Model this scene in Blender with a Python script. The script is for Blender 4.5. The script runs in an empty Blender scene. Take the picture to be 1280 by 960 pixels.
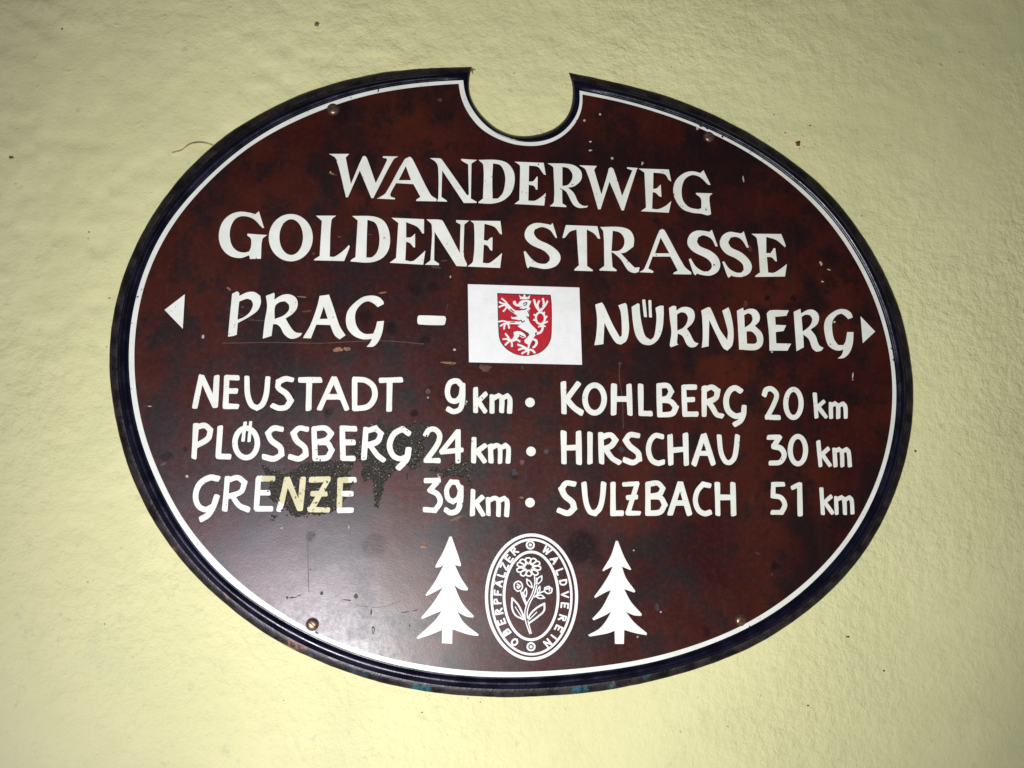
import bpy, math, random
import numpy as np
from mathutils import Vector, Matrix
from mathutils.geometry import tessellate_polygon

random.seed(7)
scene = bpy.context.scene
C = scene.collection

# ------------------------------------------------------------------ camera
F_PX = 1150.0                       # focal length in photo pixels (1280 wide)
cam_data = bpy.data.cameras.new('camera')
cam = bpy.data.objects.new('camera', cam_data)
C.objects.link(cam)
cam_data.sensor_width = 36.0
cam_data.lens = 36.0 * F_PX / 1280.0
cam_data.clip_start = 0.01
cam_data.clip_end = 50.0
CAM = Vector((-0.079, -0.69, -0.045))
look = (Vector((0, 0, 0)) - CAM).normalized()
q = look.to_track_quat('-Z', 'Y')
ROLL = math.radians(0.4)
cam_m = q.to_matrix() @ Matrix.Rotation(ROLL, 3, 'Z')
cam.location = CAM
cam.rotation_euler = cam_m.to_euler()
scene.camera = cam

# ------------------------------------------------------------------ world and lamps
world = bpy.data.worlds.new('World')
scene.world = world
world.use_nodes = True
bg = world.node_tree.nodes['Background']
bg.inputs['Color'].default_value = (0.80, 0.88, 1.0, 1)
bg.inputs['Strength'].default_value = 0.06


def lamp(name, kind, loc, target, energy, color, **kw):
    d = bpy.data.lights.new(name, kind)
    d.energy = energy
    d.color = color
    for k, v in kw.items():
        setattr(d, k, v)
    o = bpy.data.objects.new(name, d)
    C.objects.link(o)
    o.location = loc
    o.rotation_euler = (Vector(target) - Vector(loc)).to_track_quat('-Z', 'Y').to_euler()
    return o


lamp('flash_lamp', 'SPOT', (-0.20, -0.84, -0.42), (0.035, 0.0, -0.015), 33.5, (1.0, 0.985, 0.93),
     spot_size=math.radians(69), spot_blend=1.0, shadow_soft_size=0.08)
lamp('daylight_lamp', 'AREA', (-0.26, -0.66, -0.36), (-0.05, 0.0, -0.10), 3.2, (0.74, 0.72, 1.0),
     shape='DISK', size=0.27)

scene.view_settings.view_transform = 'Standard'
scene.view_settings.look = 'None'
scene.view_settings.exposure = 0.0
scene.view_settings.gamma = 1.0
scene.view_settings.use_curve_mapping = False


# ------------------------------------------------------------------ helpers
def P(px, py, h=0.0):
    """photo pixel -> point on the plane h metres in front of the wall (wall is y = 0)"""
    d = cam_m @ Vector(((px - 640.0) / F_PX, -(py - 480.0) / F_PX, -1.0))
    t = (-h - CAM.y) / d.y
    return CAM + d * t


def link(o, parent=None):
    C.objects.link(o)
    if parent is not None:
        o.parent = parent
    return o


def mesh_obj(name, verts, faces, mat, parent=None, smooth=False):
    me = bpy.data.meshes.new(name)
    me.from_pydata([tuple(v) for v in verts], [], faces)
    me.update()
    if mat is not None:
        me.materials.append(mat)
    if smooth:
        for p in me.polygons:
            p.use_smooth = True
    return link(bpy.data.objects.new(name, me), parent)


def empty(name, loc=(0, 0, 0), parent=None):
    o = bpy.data.objects.new(name, None)
    o.empty_display_size = 0.02
    o.location = loc
    return link(o, parent)


def is_corner(a, b, c, lim):
    u = (b[0] - a[0], b[1] - a[1]); v = (c[0] - b[0], c[1] - b[1])
    lu = math.hypot(*u); lv = math.hypot(*v)
    if lu < 1e-6 or lv < 1e-6:
        return True
    d = (u[0] * v[0] + u[1] * v[1]) / (lu * lv)
    return math.degrees(math.acos(max(-1, min(1, d)))) > lim


def cr(p0, p1, p2, p3, t):
    # centripetal-ish Catmull-Rom with chord-length tangents
    d01 = max(1e-6, math.dist(p0, p1)); d12 = max(1e-6, math.dist(p1, p2)); d23 = max(1e-6, math.dist(p2, p3))
    out = []
    for k in range(2):
        m1 = (p2[k] - p0[k]) / (d01 + d12) * d12 if d01 > 1e-5 else (p2[k] - p1[k])
        m2 = (p3[k] - p1[k]) / (d12 + d23) * d12 if d23 > 1e-5 else (p2[k] - p1[k])
        t2 = t * t; t3 = t2 * t
        out.append((2 * t3 - 3 * t2 + 1) * p1[k] + (t3 - 2 * t2 + t) * m1 + (-2 * t3 + 3 * t2) * p2[k] + (t3 - t2) * m2)
    return tuple(out)


def smooth_closed(pts, lim=48, n=4):
    N = len(pts)
    cor = [is_corner(pts[i - 1], pts[i], pts[(i + 1) % N], lim) for i in range(N)]
    out = []
    for i in range(N):
        p1, p2 = pts[i], pts[(i + 1) % N]
        c1, c2 = cor[i], cor[(i + 1) % N]
        out.append(tuple(p1))
        if c1 and c2:
            continue
        p0 = p1 if c1 else pts[i - 1]
        p3 = p2 if c2 else pts[(i + 2) % N]
        for k in range(1, n):
            out.append(cr(p0, p1, p2, p3, k / n))
    return out


def smooth_open(pts, n=6):
    N = len(pts)
    if N < 3:
        return [tuple(p) for p in pts]
    out = []
    for i in range(N - 1):
        p0 = pts[i - 1] if i > 0 else pts[i]
        p3 = pts[i + 2] if i + 2 < N else pts[i + 1]
        for k in range(n):
            out.append(cr(p0, pts[i], pts[i + 1], p3, k / n))
    out.append(tuple(pts[-1]))
    return out


_rs = random.Random(23)


class Rib(list):
    polys = None


def ribbon(pts, w, cap=True):
    """outline (px) of a brush stroke about w wide along a polyline: width and ends vary a little from stroke to stroke"""
    if len(pts) == 2:
        (x0, y0), (x1, y1) = pts
        pts = [(x0 + (x1 - x0) * k / 6, y0 + (y1 - y0) * k / 6) for k in range(7)]
    g0, g1 = _rs.uniform(0.93, 1.10), _rs.uniform(0.93, 1.10)
    ph = _rs.uniform(0, 6.28)
    N = len(pts)
    L, R, W = [], [], []
    for i, p in enumerate(pts):
        t = i / (N - 1)
        ww = w * (g0 + (g1 - g0) * t + 0.035 * math.sin(ph + 5.5 * t))
        a = pts[max(0, i - 1)]; b = pts[min(N - 1, i + 1)]
        dx, dy = b[0] - a[0], b[1] - a[1]
        l = math.hypot(dx, dy) or 1
        nx, ny = -dy / l * ww / 2, dx / l * ww / 2
        L.append((p[0] + nx, p[1] + ny)); R.append((p[0] - nx, p[1] - ny)); W.append(ww)
    out = list(L)

    def capend(c, frm, ww):
        # squarish brush end, a little slanted
        a0 = math.atan2(frm[1] - c[1], frm[0] - c[0])
        nx, ny = math.cos(a0), math.sin(a0)
        tx, ty = math.cos(a0 - math.pi / 2), math.sin(a0 - math.pi / 2)
        sl = _rs.uniform(-0.16, 0.16)
        res = []
        for k in range(1, 8):
            th = math.pi * k / 8
            cu, cv = math.cos(th), math.sin(th)
            u = math.copysign(abs(cu) ** 0.62, cu) * 0.5 * ww
            v = (abs(cv) ** 0.62 * 0.42 + sl * u / ww * 2 * cv) * ww
            res.append((c[0] + nx * u + tx * v, c[1] + ny * u + ty * v))
        return res
    c1 = capend(pts[-1], L[-1], W[-1])
    out += c1 + R[::-1] + capend(pts[0], R[0], W[0])
    rib = Rib(out)
    k = len(c1)
    ri = lambda i: N + k + (N - 1 - i)
    rib.polys = [(i, i + 1, ri(i + 1), ri(i)) for i in range(N - 1)]
    rib.polys.append(tuple([N - 1] + list(range(N, N + k)) + [ri(N - 1)]))
    rib.polys.append(tuple([ri(0)] + list(range(2 * N + k, 2 * N + 2 * k)) + [0]))
    return rib


def split_corners(pts, lim=62):
    segs = [[pts[0]]]
    for i in range(1, len(pts)):
        segs[-1].append(pts[i])
        if i < len(pts) - 1 and is_corner(pts[i - 1], pts[i], pts[i + 1], lim):
            segs.append([pts[i]])
    return segs


def flat_piece(name, loops_list, h, thick, mat, parent, origin_h=None, mats=None):
    """one mesh: several outlines (each [outer, hole, hole..] in px) as thin slabs, tops at height h metres"""
    verts, faces, mi = [], [], []
    for li, loops in enumerate(loops_list):
        hh = h + li * 0.000014
        base = len(verts)
        flat = [p for lp in loops for p in lp]
        top = [P(x, y, hh) for x, y in flat]
        bot = [P(x, y, hh - thick) for x, y in flat]
        n = len(flat)
        verts += top + bot
        if isinstance(loops[0], Rib):
            tris = loops[0].polys
        else:
            tris = tessellate_polygon([[Vector((x, -y, 0)) for x, y in lp] for lp in loops])
        m = 0 if mats is None else mats[li]
        for t in tris:
            nn = Vector((0, 0, 0))
            for k in range(1, len(t) - 1):
                nn += (top[t[k]] - top[t[0]]).cross(top[t[k + 1]] - top[t[0]])
            t = tuple(t) if nn.y < 0 else tuple(reversed(t))
            faces.append(tuple(base + k for k in t)); mi.append(m)
        s = 0
        for lp in loops:
            k = len(lp)
            for i in range(k):
                j = (i + 1) % k
                faces.append((base + s + i, base + s + j, base + n + s + j, base + n + s + i)); mi.append(m)
            s += k
    ml = mat if isinstance(mat, (list, tuple)) else [mat]
    o = mesh_obj(name, verts, faces, None, parent)
    for m in ml:
        o.data.materials.append(m)
    if len(ml) > 1:
        o.data.polygons.foreach_set('material_index', mi)
    return o


# ------------------------------------------------------------------ materials
class NT:
    def __init__(self, name):
        self.m = bpy.data.materials.new(name)
        self.m.use_nodes = True
        self.t = self.m.node_tree
        self.b = self.t.nodes['Principled BSDF']

    def n(self, kind, **kw):
        nd = self.t.nodes.new(kind)
        for k, v in kw.items():
            setattr(nd, k, v)
        return nd

    def l(self, a, b):
        self.t.links.new(a, b)

    def coord(self):
        if not hasattr(self, '_c'):
            g = self.n('ShaderNodeNewGeometry')
            self._c = g.outputs['Position']
        return self._c

    def noise(self, scale, detail=3, rough=0.55, vec=None, stretch=None):
        nd = self.n('ShaderNodeTexNoise')
        nd.inputs['Scale'].default_value = scale
        nd.inputs['Detail'].default_value = detail
        nd.inputs['Roughness'].default_value = rough
        v = vec or self.coord()
        if stretch:
            mp = self.n('ShaderNodeMapping')
            mp.inputs['Scale'].default_value = stretch
            self.l(v, mp.inputs['Vector']); v = mp.outputs['Vector']
        self.l(v, nd.inputs['Vector'])
        return nd.outputs['Fac']

    def ramp(self, fac, a, b, lo=0.0, hi=1.0):
        nd = self.n('ShaderNodeMapRange')
        nd.interpolation_type = 'SMOOTHSTEP'
        nd.inputs['From Min'].default_value = a
        nd.inputs['From Max'].default_value = b
        nd.inputs['To Min'].default_value = lo
        nd.inputs['To Max'].default_value = hi
        self.l(fac, nd.inputs['Value'])
        return nd.outputs['Result']

    def mix(self, fac, a, b, blend='MIX'):
        nd = self.n('ShaderNodeMix', data_type='RGBA', blend_type=blend)
        if isinstance(fac, (int, float)):
            nd.inputs[0].default_value = fac
        else:
            self.l(fac, nd.inputs[0])
        for s, v in ((nd.inputs[6], a), (nd.inputs[7], b)):
            if isinstance(v, tuple):
                s.default_value = (*v, 1)
            else:
                self.l(v, s)
        return nd.outputs[2]

    def math(self, op, a, b=None):
        nd = self.n('ShaderNodeMath', operation=op)
        for s, v in ((nd.inputs[0], a), (nd.inputs[1], b)):
            if v is None:
                continue
            if isinstance(v, (int, float)):
                s.default_value = v
            else:
                self.l(v, s)
        return nd.outputs[0]

    def bump(self, height, strength, dist=0.001, normal=None):
        nd = self.n('ShaderNodeBump')
        nd.inputs['Strength'].default_value = strength
        nd.inputs['Distance'].default_value = dist
        self.l(height, nd.inputs['Height'])
        if normal is not None:
            self.l(normal, nd.inputs['Normal'])
        return nd.outputs['Normal']

    def spots(self, items, warp=0.004, wscale=120):
        """soft-edged marks; items = (px, py, radius_px, amount)"""
        wn = self.n('ShaderNodeTexNoise')
        wn.inputs['Scale'].default_value = wscale
        wn.inputs['Detail'].default_value = 4
        self.l(self.coord(), wn.inputs['Vector'])
        sub = self.n('ShaderNodeVectorMath', operation='SUBTRACT')
        self.l(wn.outputs['Color'], sub.inputs[0]); sub.inputs[1].default_value = (0.5, 0.5, 0.5)
        sc = self.n('ShaderNodeVectorMath', operation='SCALE')
        self.l(sub.outputs[0], sc.inputs[0]); sc.inputs['Scale'].default_value = warp
        ad = self.n('ShaderNodeVectorMath', operation='ADD')
        self.l(self.coord(), ad.inputs[0]); self.l(sc.outputs[0], ad.inputs[1])
        fl = self.n('ShaderNodeVectorMath', operation='MULTIPLY')
        self.l(ad.outputs[0], fl.inputs[0]); fl.inputs[1].default_value = (1, 0, 1)
        acc = None
        for (x, y, r, a) in items:
            p = P(x, y, 0.004); rm = r * 0.0006
            dn = self.n('ShaderNodeVectorMath', operation='DISTANCE')
            self.l(fl.outputs[0], dn.inputs[0]); dn.inputs[1].default_value = (p.x, 0, p.z)
            v = self.ramp(dn.outputs['Value'], rm * 0.45, rm * 1.25, a, 0.0)
            acc = v if acc is None else self.math('MAXIMUM', acc, v)
        return acc


def bsdf(m, color=None, rough=None, metal=0.0, spec=0.5):
    if color is not None:
        if isinstance(color, tuple):
            m.b.inputs['Base Color'].default_value = (*color, 1)
        else:
            m.l(color, m.b.inputs['Base Color'])
    if rough is not None:
        if isinstance(rough, (int, float)):
            m.b.inputs['Roughness'].default_value = rough
        else:
            m.l(rough, m.b.inputs['Roughness'])
    m.b.inputs['Metallic'].default_value = metal
    m.b.inputs['Specular IOR Level'].default_value = spec


def mat_wall():
    m = NT('yellow_plaster')
    big = m.noise(5, 3)
    mid = m.noise(38, 4, 0.6)
    col = m.mix(m.ramp(big, 0.35, 0.68), (0.70, 0.68, 0.34), (0.76, 0.735, 0.385))
    col = m.mix(m.ramp(mid, 0.45, 0.75, 0, 0.35), col, (0.64, 0.63, 0.31))
    streak = m.noise(1, 4, 0.6, stretch=(70, 1, 14))
    col = m.mix(m.ramp(streak, 0.58, 0.78, 0, 0.25), col, (0.52, 0.55, 0.34))
    smut = m.noise(80, 5, 0.72)
    col = m.mix(m.ramp(smut, 0.57, 0.74, 0, 0.60), col, (0.45, 0.46, 0.31))
    tint = m.noise(13, 4, 0.6)
    col = m.mix(m.ramp(tint, 0.50, 0.72, 0, 0.35), col, (0.60, 0.62, 0.33))
    # fine dirt specks
    vo = m.n('ShaderNodeTexVoronoi'); vo.inputs['Scale'].default_value = 85
    m.l(m.coord(), vo.inputs['Vector'])
    sel = m.ramp(m.noise(60, 2), 0.60, 0.66)
    sp = m.math('MULTIPLY', m.ramp(vo.outputs['Distance'], 0.04, 0.10, 1, 0), sel)
    col = m.mix(m.math('MULTIPLY', sp, 0.55), col, (0.30, 0.26, 0.14))
    bsdf(m, col, 0.85, 0, 0.25)
    h1 = m.noise(120, 5, 0.62)
    h2 = m.noise(520, 3, 0.6)
    n1 = m.bump(h2, 0.22, 0.0012)
    var = m.math('MULTIPLY', h1, m.ramp(m.noise(3.5, 3, 0.5), 0.38, 0.66, 0.25, 1.0))
    n2 = m.bump(var, 0.85, 0.0032, n1)
    nick = m.ramp(m.noise(170, 3, 0.55, stretch=(1, 1, 1.5)), 0.66, 0.74)
    n2 = m.bump(nick, 0.30, 0.0010, n2)
    pimple = m.ramp(m.noise(110, 2, 0.5), 0.66, 0.80)
    n2 = m.bump(pimple, 0.30, 0.0014, n2)
    n3 = m.bump(m.math('SUBTRACT', 1.0, sp), 0.5, 0.0008, n2)
    m.l(n3, m.b.inputs['Normal'])
    return m.m


STAINS = [(727, 683, 24, .8), (745, 700, 12, .5), (411, 514, 8, .8), (517, 515, 6, .8), (536, 488, 6, .5), (425, 137, 17, .7),
          (505, 130, 16, .45), (455, 396, 11, .6), (491, 408, 8, .7), (531, 425, 7, .7), (519, 361, 9, .6), (540, 360, 8, .5),
          (642, 592, 6, .8), (961, 375, 4, .9), (991, 373, 4, .8), (968, 707, 6, .7), (884, 791, 6, .6), (690, 305, 13, .5),
          (713, 312, 16, .45), (742, 352, 20, .45), (390, 670, 8, .7), (467, 682, 15, .35), (556, 496, 12, .35), (523, 291, 10, .4),
          (233, 560, 4, .7), (208, 570, 6, .6), (740, 620, 9, .35), (1096, 540, 5, .6), (1013, 520, 4, .5), (870, 176, 14, .5),
          (820, 275, 5, .7), (300, 330, 20, .25), (190, 455, 20, .3), (640, 660, 10, .3)]


def mat_plate():
    m = NT('brown_lacquered_copper')
    big = m.noise(9, 4, 0.6)
    mid = m.noise(60, 5, 0.7)
    fine = m.noise(260, 4, 0.7)
    col = m.mix(m.ramp(big, 0.32, 0.70), (0.026, 0.0027, 0.0021), (0.062, 0.0100, 0.0036))
    col = m.mix(m.ramp(mid, 0.48, 0.70, 0, 0.75), col, (0.011, 0.0032, 0.0034))
    col = m.mix(m.ramp(fine, 0.50, 0.78, 0, 0.45), col, (0.062, 0.018, 0.009))
    col = m.mix(m.ramp(m.noise(15, 5, 0.7), 0.44, 0.62, 0, 0.85), col, (0.0075, 0.0022, 0.0028))
    run = m.noise(1, 4, 0.6, stretch=(60, 1, 6))
    col = m.mix(m.ramp(run, 0.55, 0.8, 0, 0.40), col, (0.058, 0.016, 0.008))
    st = m.spots(STAINS, 0.010, 90)
    st2 = m.math('MULTIPLY', st, m.ramp(m.noise(420, 3), 0.30, 0.55, 0.55, 1.0))
    col = m.mix(st2, col, (0.0055, 0.0050, 0.0065))
    # pin-head specks of dirt
    vo = m.n('ShaderNodeTexVoronoi'); vo.inputs['Scale'].default_value = 110
    m.l(m.coord(), vo.inputs['Vector'])
    sp = m.math('MULTIPLY', m.ramp(vo.outputs['Distance'], 0.06, 0.13, 1, 0), m.ramp(m.noise(45, 2), 0.50, 0.58))
    col = m.mix(m.math('MULTIPLY', sp, 0.8), col, (0.012, 0.009, 0.010))
    r = m.ramp(m.noise(30, 5, 0.65), 0.3, 0.75, 0.31, 0.39)
    r = m.math('ADD', r, m.ramp(fine, 0.35, 0.7, -0.025, 0.03))
    bsdf(m, col, r, 0, 0.5)
    m.l(m.math('SUBTRACT', 0.5, m.math('MULTIPLY', st2, 0.36)), m.b.inputs['Specular IOR Level'])
    n1 = m.bump(m.noise(700, 3, 0.7), 0.10, 0.0004)
    n2 = m.bump(m.noise(55, 3, 0.5), 0.08, 0.0012, n1)
    n3 = m.bump(m.noise(8, 2, 0.5), 0.25, 0.004, n2)
    m.l(n3, m.b.inputs['Normal'])
    return m.m


def mat_bead():
    m = NT('dark_navy_enamel')
    f = m.noise(70, 4)
    col = m.mix(m.ramp(f, 0.35, 0.7), (0.0018, 0.0015, 0.007), (0.0035, 0.003, 0.016))
    wear = m.ramp(m.noise(26, 5, 0.7), 0.60, 0.70)
    col = m.mix(m.math('MULTIPLY', wear, 0.7), col, (0.012, 0.006, 0.006))
    bsdf(m, col, m.ramp(f, 0.3, 0.7, 0.20, 0.36), 0, 0.5)
    m.l(m.bump(m.noise(240, 3), 0.25, 0.0006), m.b.inputs['Normal'])
    return m.m


def mat_flange():
    m = NT('weathered_brown_copper_edge')
    f = m.noise(90, 5, 0.65)
    col = m.mix(m.ramp(f, 0.35, 0.7), (0.006, 0.004, 0.005), (0.030, 0.021, 0.021))
    col = m.mix(m.ramp(m.noise(24, 5, 0.7), 0.58, 0.70, 0, 0.7), col, (0.055, 0.019, 0.009))
    cop = m.spots([(368, 803, 13, .9), (382, 808, 8, .8), (215, 690, 6, .5), (282, 743, 6, .5), (765, 855, 6, .6)], 0.012, 110)
    brk = m.ramp(m.noise(330, 4, 0.7), 0.44, 0.56)
    cop = m.math('MULTIPLY', cop, brk)
    col = m.mix(cop, col, (0.26, 0.11, 0.06))
    ver = m.spots([(520, 861, 8, .95), (531, 862, 8, .95), (722, 864, 8, .95), (731, 862, 6, .9), (388, 822, 4, .35), (402, 829, 4, .3),
                   (765, 859, 4, .7), (808, 843, 7, .5), (440, 842, 5, .5), (455, 846, 6, .4)], 0.006, 200)
    ver = m.math('MULTIPLY', ver, m.ramp(m.noise(420, 3, 0.7), 0.40, 0.52))
    col = m.mix(ver, col, (0.012, 0.105, 0.125))
    bsdf(m, col, m.ramp(f, 0.3, 0.7, 0.32, 0.5), 0, 0.5)
    m.l(m.bump(m.noise(260, 4, 0.65), 0.5, 0.0008), m.b.inputs['Normal'])
    return m.m


def mat_paint(name, a, b, chip=0.70):
    m = NT(name)
    f = m.noise(75, 4, 0.6)
    col = m.mix(m.ramp(f, 0.35, 0.7), a, b)
    col = m.mix(m.ramp(m.noise(17, 4, 0.65), 0.45, 0.75, 0, 0.35), col, tuple(c * k for c, k in zip(a, (0.86, 0.84, 0.70))))
    brush = m.noise(1, 3, 0.6, stretch=(260, 1, 900))
    col = m.mix(m.ramp(brush, 0.5, 0.75, 0, 0.32), col, tuple(c * 0.78 for c in a))
    ch = m.ramp(m.noise(330, 3, 0.6), chip, chip + 0.03)
    col = m.mix(ch, col, (0.10, 0.07, 0.05))
    bsdf(m, col, m.ramp(f, 0.3, 0.7, 0.45, 0.62), 0, 0.4)
    m.l(m.bump(m.noise(420, 3), 0.15, 0.0004), m.b.inputs['Normal'])
    return m.m


def mat_corrosion():
    m = NT('flaked_corroded_metal')
    g = m.noise(700, 2, 0.6)
    big = m.noise(75, 4, 0.6)
    col = m.mix(m.ramp(g, 0.36, 0.62), (0.005, 0.005, 0.005), (0.048, 0.038, 0.022))
    col = m.mix(m.ramp(big, 0.45, 0.65, 0, 0.6), col, (0.022, 0.020, 0.022))
    wh = m.ramp(m.noise(1050, 1, 0.5), 0.69, 0.75)
    col = m.mix(wh, col, (0.48, 0.46, 0.36))
    bsdf(m, col, 0.75, 0, 0.4)
    m.l(m.bump(g, 0.9, 0.0012), m.b.inputs['Normal'])
    return m.m


def mat_plain(name, a, b, rough, metal=0.0, scale=300, bump=0.3):
    m = NT(name)
    f = m.noise(scale, 4, 0.6)
    bsdf(m, m.mix(m.ramp(f, 0.35, 0.68), a, b), rough, metal)
    m.l(m.bump(f, bump, 0.0005), m.b.inputs['Normal'])
    return m.m


M_WALL = mat_wall()
M_PLATE = mat_plate()
M_BEAD = mat_bead()
M_FLANGE = mat_flange()
M_WHITE = mat_paint('white_sign_paint', (0.76, 0.79, 0.68), (0.84, 0.86, 0.77), 0.695)
M_YELLOWED = mat_paint('yellowed_sign_paint', (0.56, 0.52, 0.27), (0.70, 0.66, 0.41), 0.62)
M_PANEL = mat_paint('white_panel_paint', (0.80, 0.82, 0.76), (0.85, 0.86, 0.82), 0.80)
M_RED = mat_plain('red_shield_paint', (0.40, 0.002, 0.012), (0.48, 0.004, 0.016), 0.5)
M_BLACK = mat_plain('black_outline_paint', (0.010, 0.008, 0.010), (0.02, 0.014, 0.016), 0.5)
M_CORR = mat_corrosion()
M_SCREW = mat_plain('tarnished_brass', (0.20, 0.105, 0.055), (0.38, 0.22, 0.13), 0.36, 0.75, 400)
M_TAN = mat_plain('bare_tan_metal', (0.16, 0.085, 0.035), (0.27, 0.15, 0.07), 0.5)
M_SPECK = mat_plain('pale_grit', (0.34, 0.30, 0.25), (0.55, 0.50, 0.42), 0.7)
M_REDDISH = mat_plain('reddish_bare_copper', (0.075, 0.024, 0.014), (0.13, 0.045, 0.026), 0.5)
M_SCRATCH = mat_plain('pale_brown_scratch', (0.055, 0.020, 0.014), (0.105, 0.045, 0.030), 0.5)
M_DENT = mat_plain('dark_grime', (0.014, 0.012, 0.014), (0.03, 0.026, 0.028), 0.6)
M_RUST = mat_plain('rust', (0.07, 0.018, 0.006), (0.20, 0.065, 0.02), 0.85, 0, 900, 0.8)
M_PIT = mat_plain('dark_plaster_pit', (0.10, 0.08, 0.03), (0.20, 0.15, 0.06), 0.9)
M_STRAW = mat_plain('dry_straw', (0.30, 0.19, 0.07), (0.48, 0.33, 0.14), 0.7)


# ------------------------------------------------------------------ wall
def value_noise(X, Z, cell, seed):
    rng = np.random.default_rng(seed)
    g = rng.random((512, 512))
    u = X / cell + 200.3; v = Z / cell + 200.7
    i = np.floor(u).astype(int); j = np.floor(v).astype(int)
    fu = u - i; fv = v - j
    fu = fu * fu * (3 - 2 * fu); fv = fv * fv * (3 - 2 * fv)
    i %= 511; j %= 511
    return (g[i, j] * (1 - fu) * (1 - fv) + g[i + 1, j] * fu * (1 - fv) + g[i, j + 1] * (1 - fu) * fv + g[i + 1, j + 1] * fu * fv) - 0.5


def build_wall():
    x0, x1, z0, z1 = -0.95, 1.05, -0.80, 0.80
    nx, nz = 700, 560
    xs = np.linspace(x0, x1, nx); zs = np.linspace(z0, z1, nz)
    X, Z = np.meshgrid(xs, zs)
    h = value_noise(X, Z, 0.11, 1) * 0.0026 + value_noise(X, Z, 0.034, 2) * 0.0009 + value_noise(X, Z * 1.3, 0.013, 3) * 0.0012 \
        + value_noise(X, Z, 0.0065, 4) * 0.00055
    # trowelled rougher towards the upper left, smoother lower down
    rough = np.clip(0.60 + (Z - X * 0.9) * 1.7, 0.32, 2.1)
    Y = -h * rough
    Y = np.where(Y < -0.0006, -0.0006 + (Y + 0.0006) * 0.4, Y)
    co = np.stack([X.ravel(), Y.ravel(), Z.ravel()], 1)
    idx = np.arange(nx * nz).reshape(nz, nx)
    a = idx[:-1, :-1].ravel(); b = idx[:-1, 1:].ravel(); c = idx[1:, 1:].ravel(); d = idx[1:, :-1].ravel()
    fc = np.stack([a, b, c, d], 1)
    me = bpy.data.meshes.new('wall')
    me.vertices.add(len(co)); me.vertices.foreach_set('co', co.ravel())
    me.loops.add(fc.size); me.loops.foreach_set('vertex_index', fc.ravel().astype(np.int32))
    me.polygons.add(len(fc))
    me.polygons.foreach_set('loop_start', np.arange(0, fc.size, 4, dtype=np.int32))
    me.polygons.foreach_set('loop_total', np.full(len(fc), 4, dtype=np.int32))
    me.update(calc_edges=True)
    me.polygons.foreach_set('use_smooth', np.ones(len(fc), dtype=bool))
    me.materials.append(M_WALL)
    o = link(bpy.data.objects.new('wall', me))
    o['kind'] = 'structure'
    return o


wall = build_wall()

# ------------------------------------------------------------------ sign: outlines in photo pixels
# oval part, from the right corner of the notch clockwise to its left corner
O_OVAL = [(711, 91), (750, 98), (800, 110.6), (860, 128), (910, 152.5), (960, 180), (1017, 221), (1040, 245), (1075, 287.5), (1105.8, 340),
          (1120, 370), (1132.5, 410), (1141.4, 460), (1143.6, 503.8), (1140, 540), (1132.5, 580), (1118.8, 621), (1097.5, 666), (1078, 697),
          (1045, 735), (1015, 761), (961, 799.4), (920, 819.5), (880, 833.8), (830, 848.8), (780, 860), (732.5, 866.5), (695, 870), (660, 872),
          (620, 871.9), (572.5, 870), (535, 865.6), (485, 856.5), (445, 845), (412.5, 833), (378.8, 820), (351, 805), (320, 786.9), (286.3, 760),
          (255, 732.5), (227.5, 703.8), (206, 676), (184, 641), (170, 611), (157.5, 580), (148.8, 551), (141.9, 520), (136.9, 485), (135, 460),
          (135.3, 437.5), (137.6, 404), (143.1, 380), (148.1, 357.5), (156.3, 332.5), (165, 313.8), (176.3, 290), (195, 260), (225, 220), (260, 185),
          (305, 152.5), (345, 131), (385, 114), (440, 98), (490, 88.8), (540, 84.2), (589.5, 83.6)]
W_OVAL = [(724.4, 113.2), (750, 117.5), (800, 130), (860, 149.5), (910, 171.9), (947.5, 192.5), (986, 220.5), (1021, 250), (1052.5, 287.5), (1084, 340),
          (1098.8, 371), (1110, 410), (1120.8, 460), (1121.9, 503.8), (1118.8, 540), (1109.6, 580), (1095, 620), (1075, 660), (1044.5, 700),
          (1007.5, 737.5), (970, 766), (920, 793.5), (880, 809), (830, 825.5), (780, 835.3), (745, 839.5), (707.5, 843.8), (657.5, 847), (620, 847),
          (585, 845.6), (547.5, 841.9), (497.5, 832.5), (460, 823), (426, 811), (390, 795), (355, 776), (324, 757), (287.5, 731), (257.5, 701),
          (231, 667.5), (213.4, 640), (200, 612.5), (186.3, 582.5), (175.6, 555), (166.9, 520), (161.9, 487.5), (159.8, 462.5), (159.4, 437.5),
          (161.9, 405), (165.6, 382.5), (170.6, 362.5), (178.8, 337.5), (188.8, 315), (200, 290), (222.5, 260), (260, 220), (300, 185), (345, 156),
          (385, 137.5), (440, 117.8), (490, 107.5), (540, 101.2), (579, 100.2)]
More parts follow.
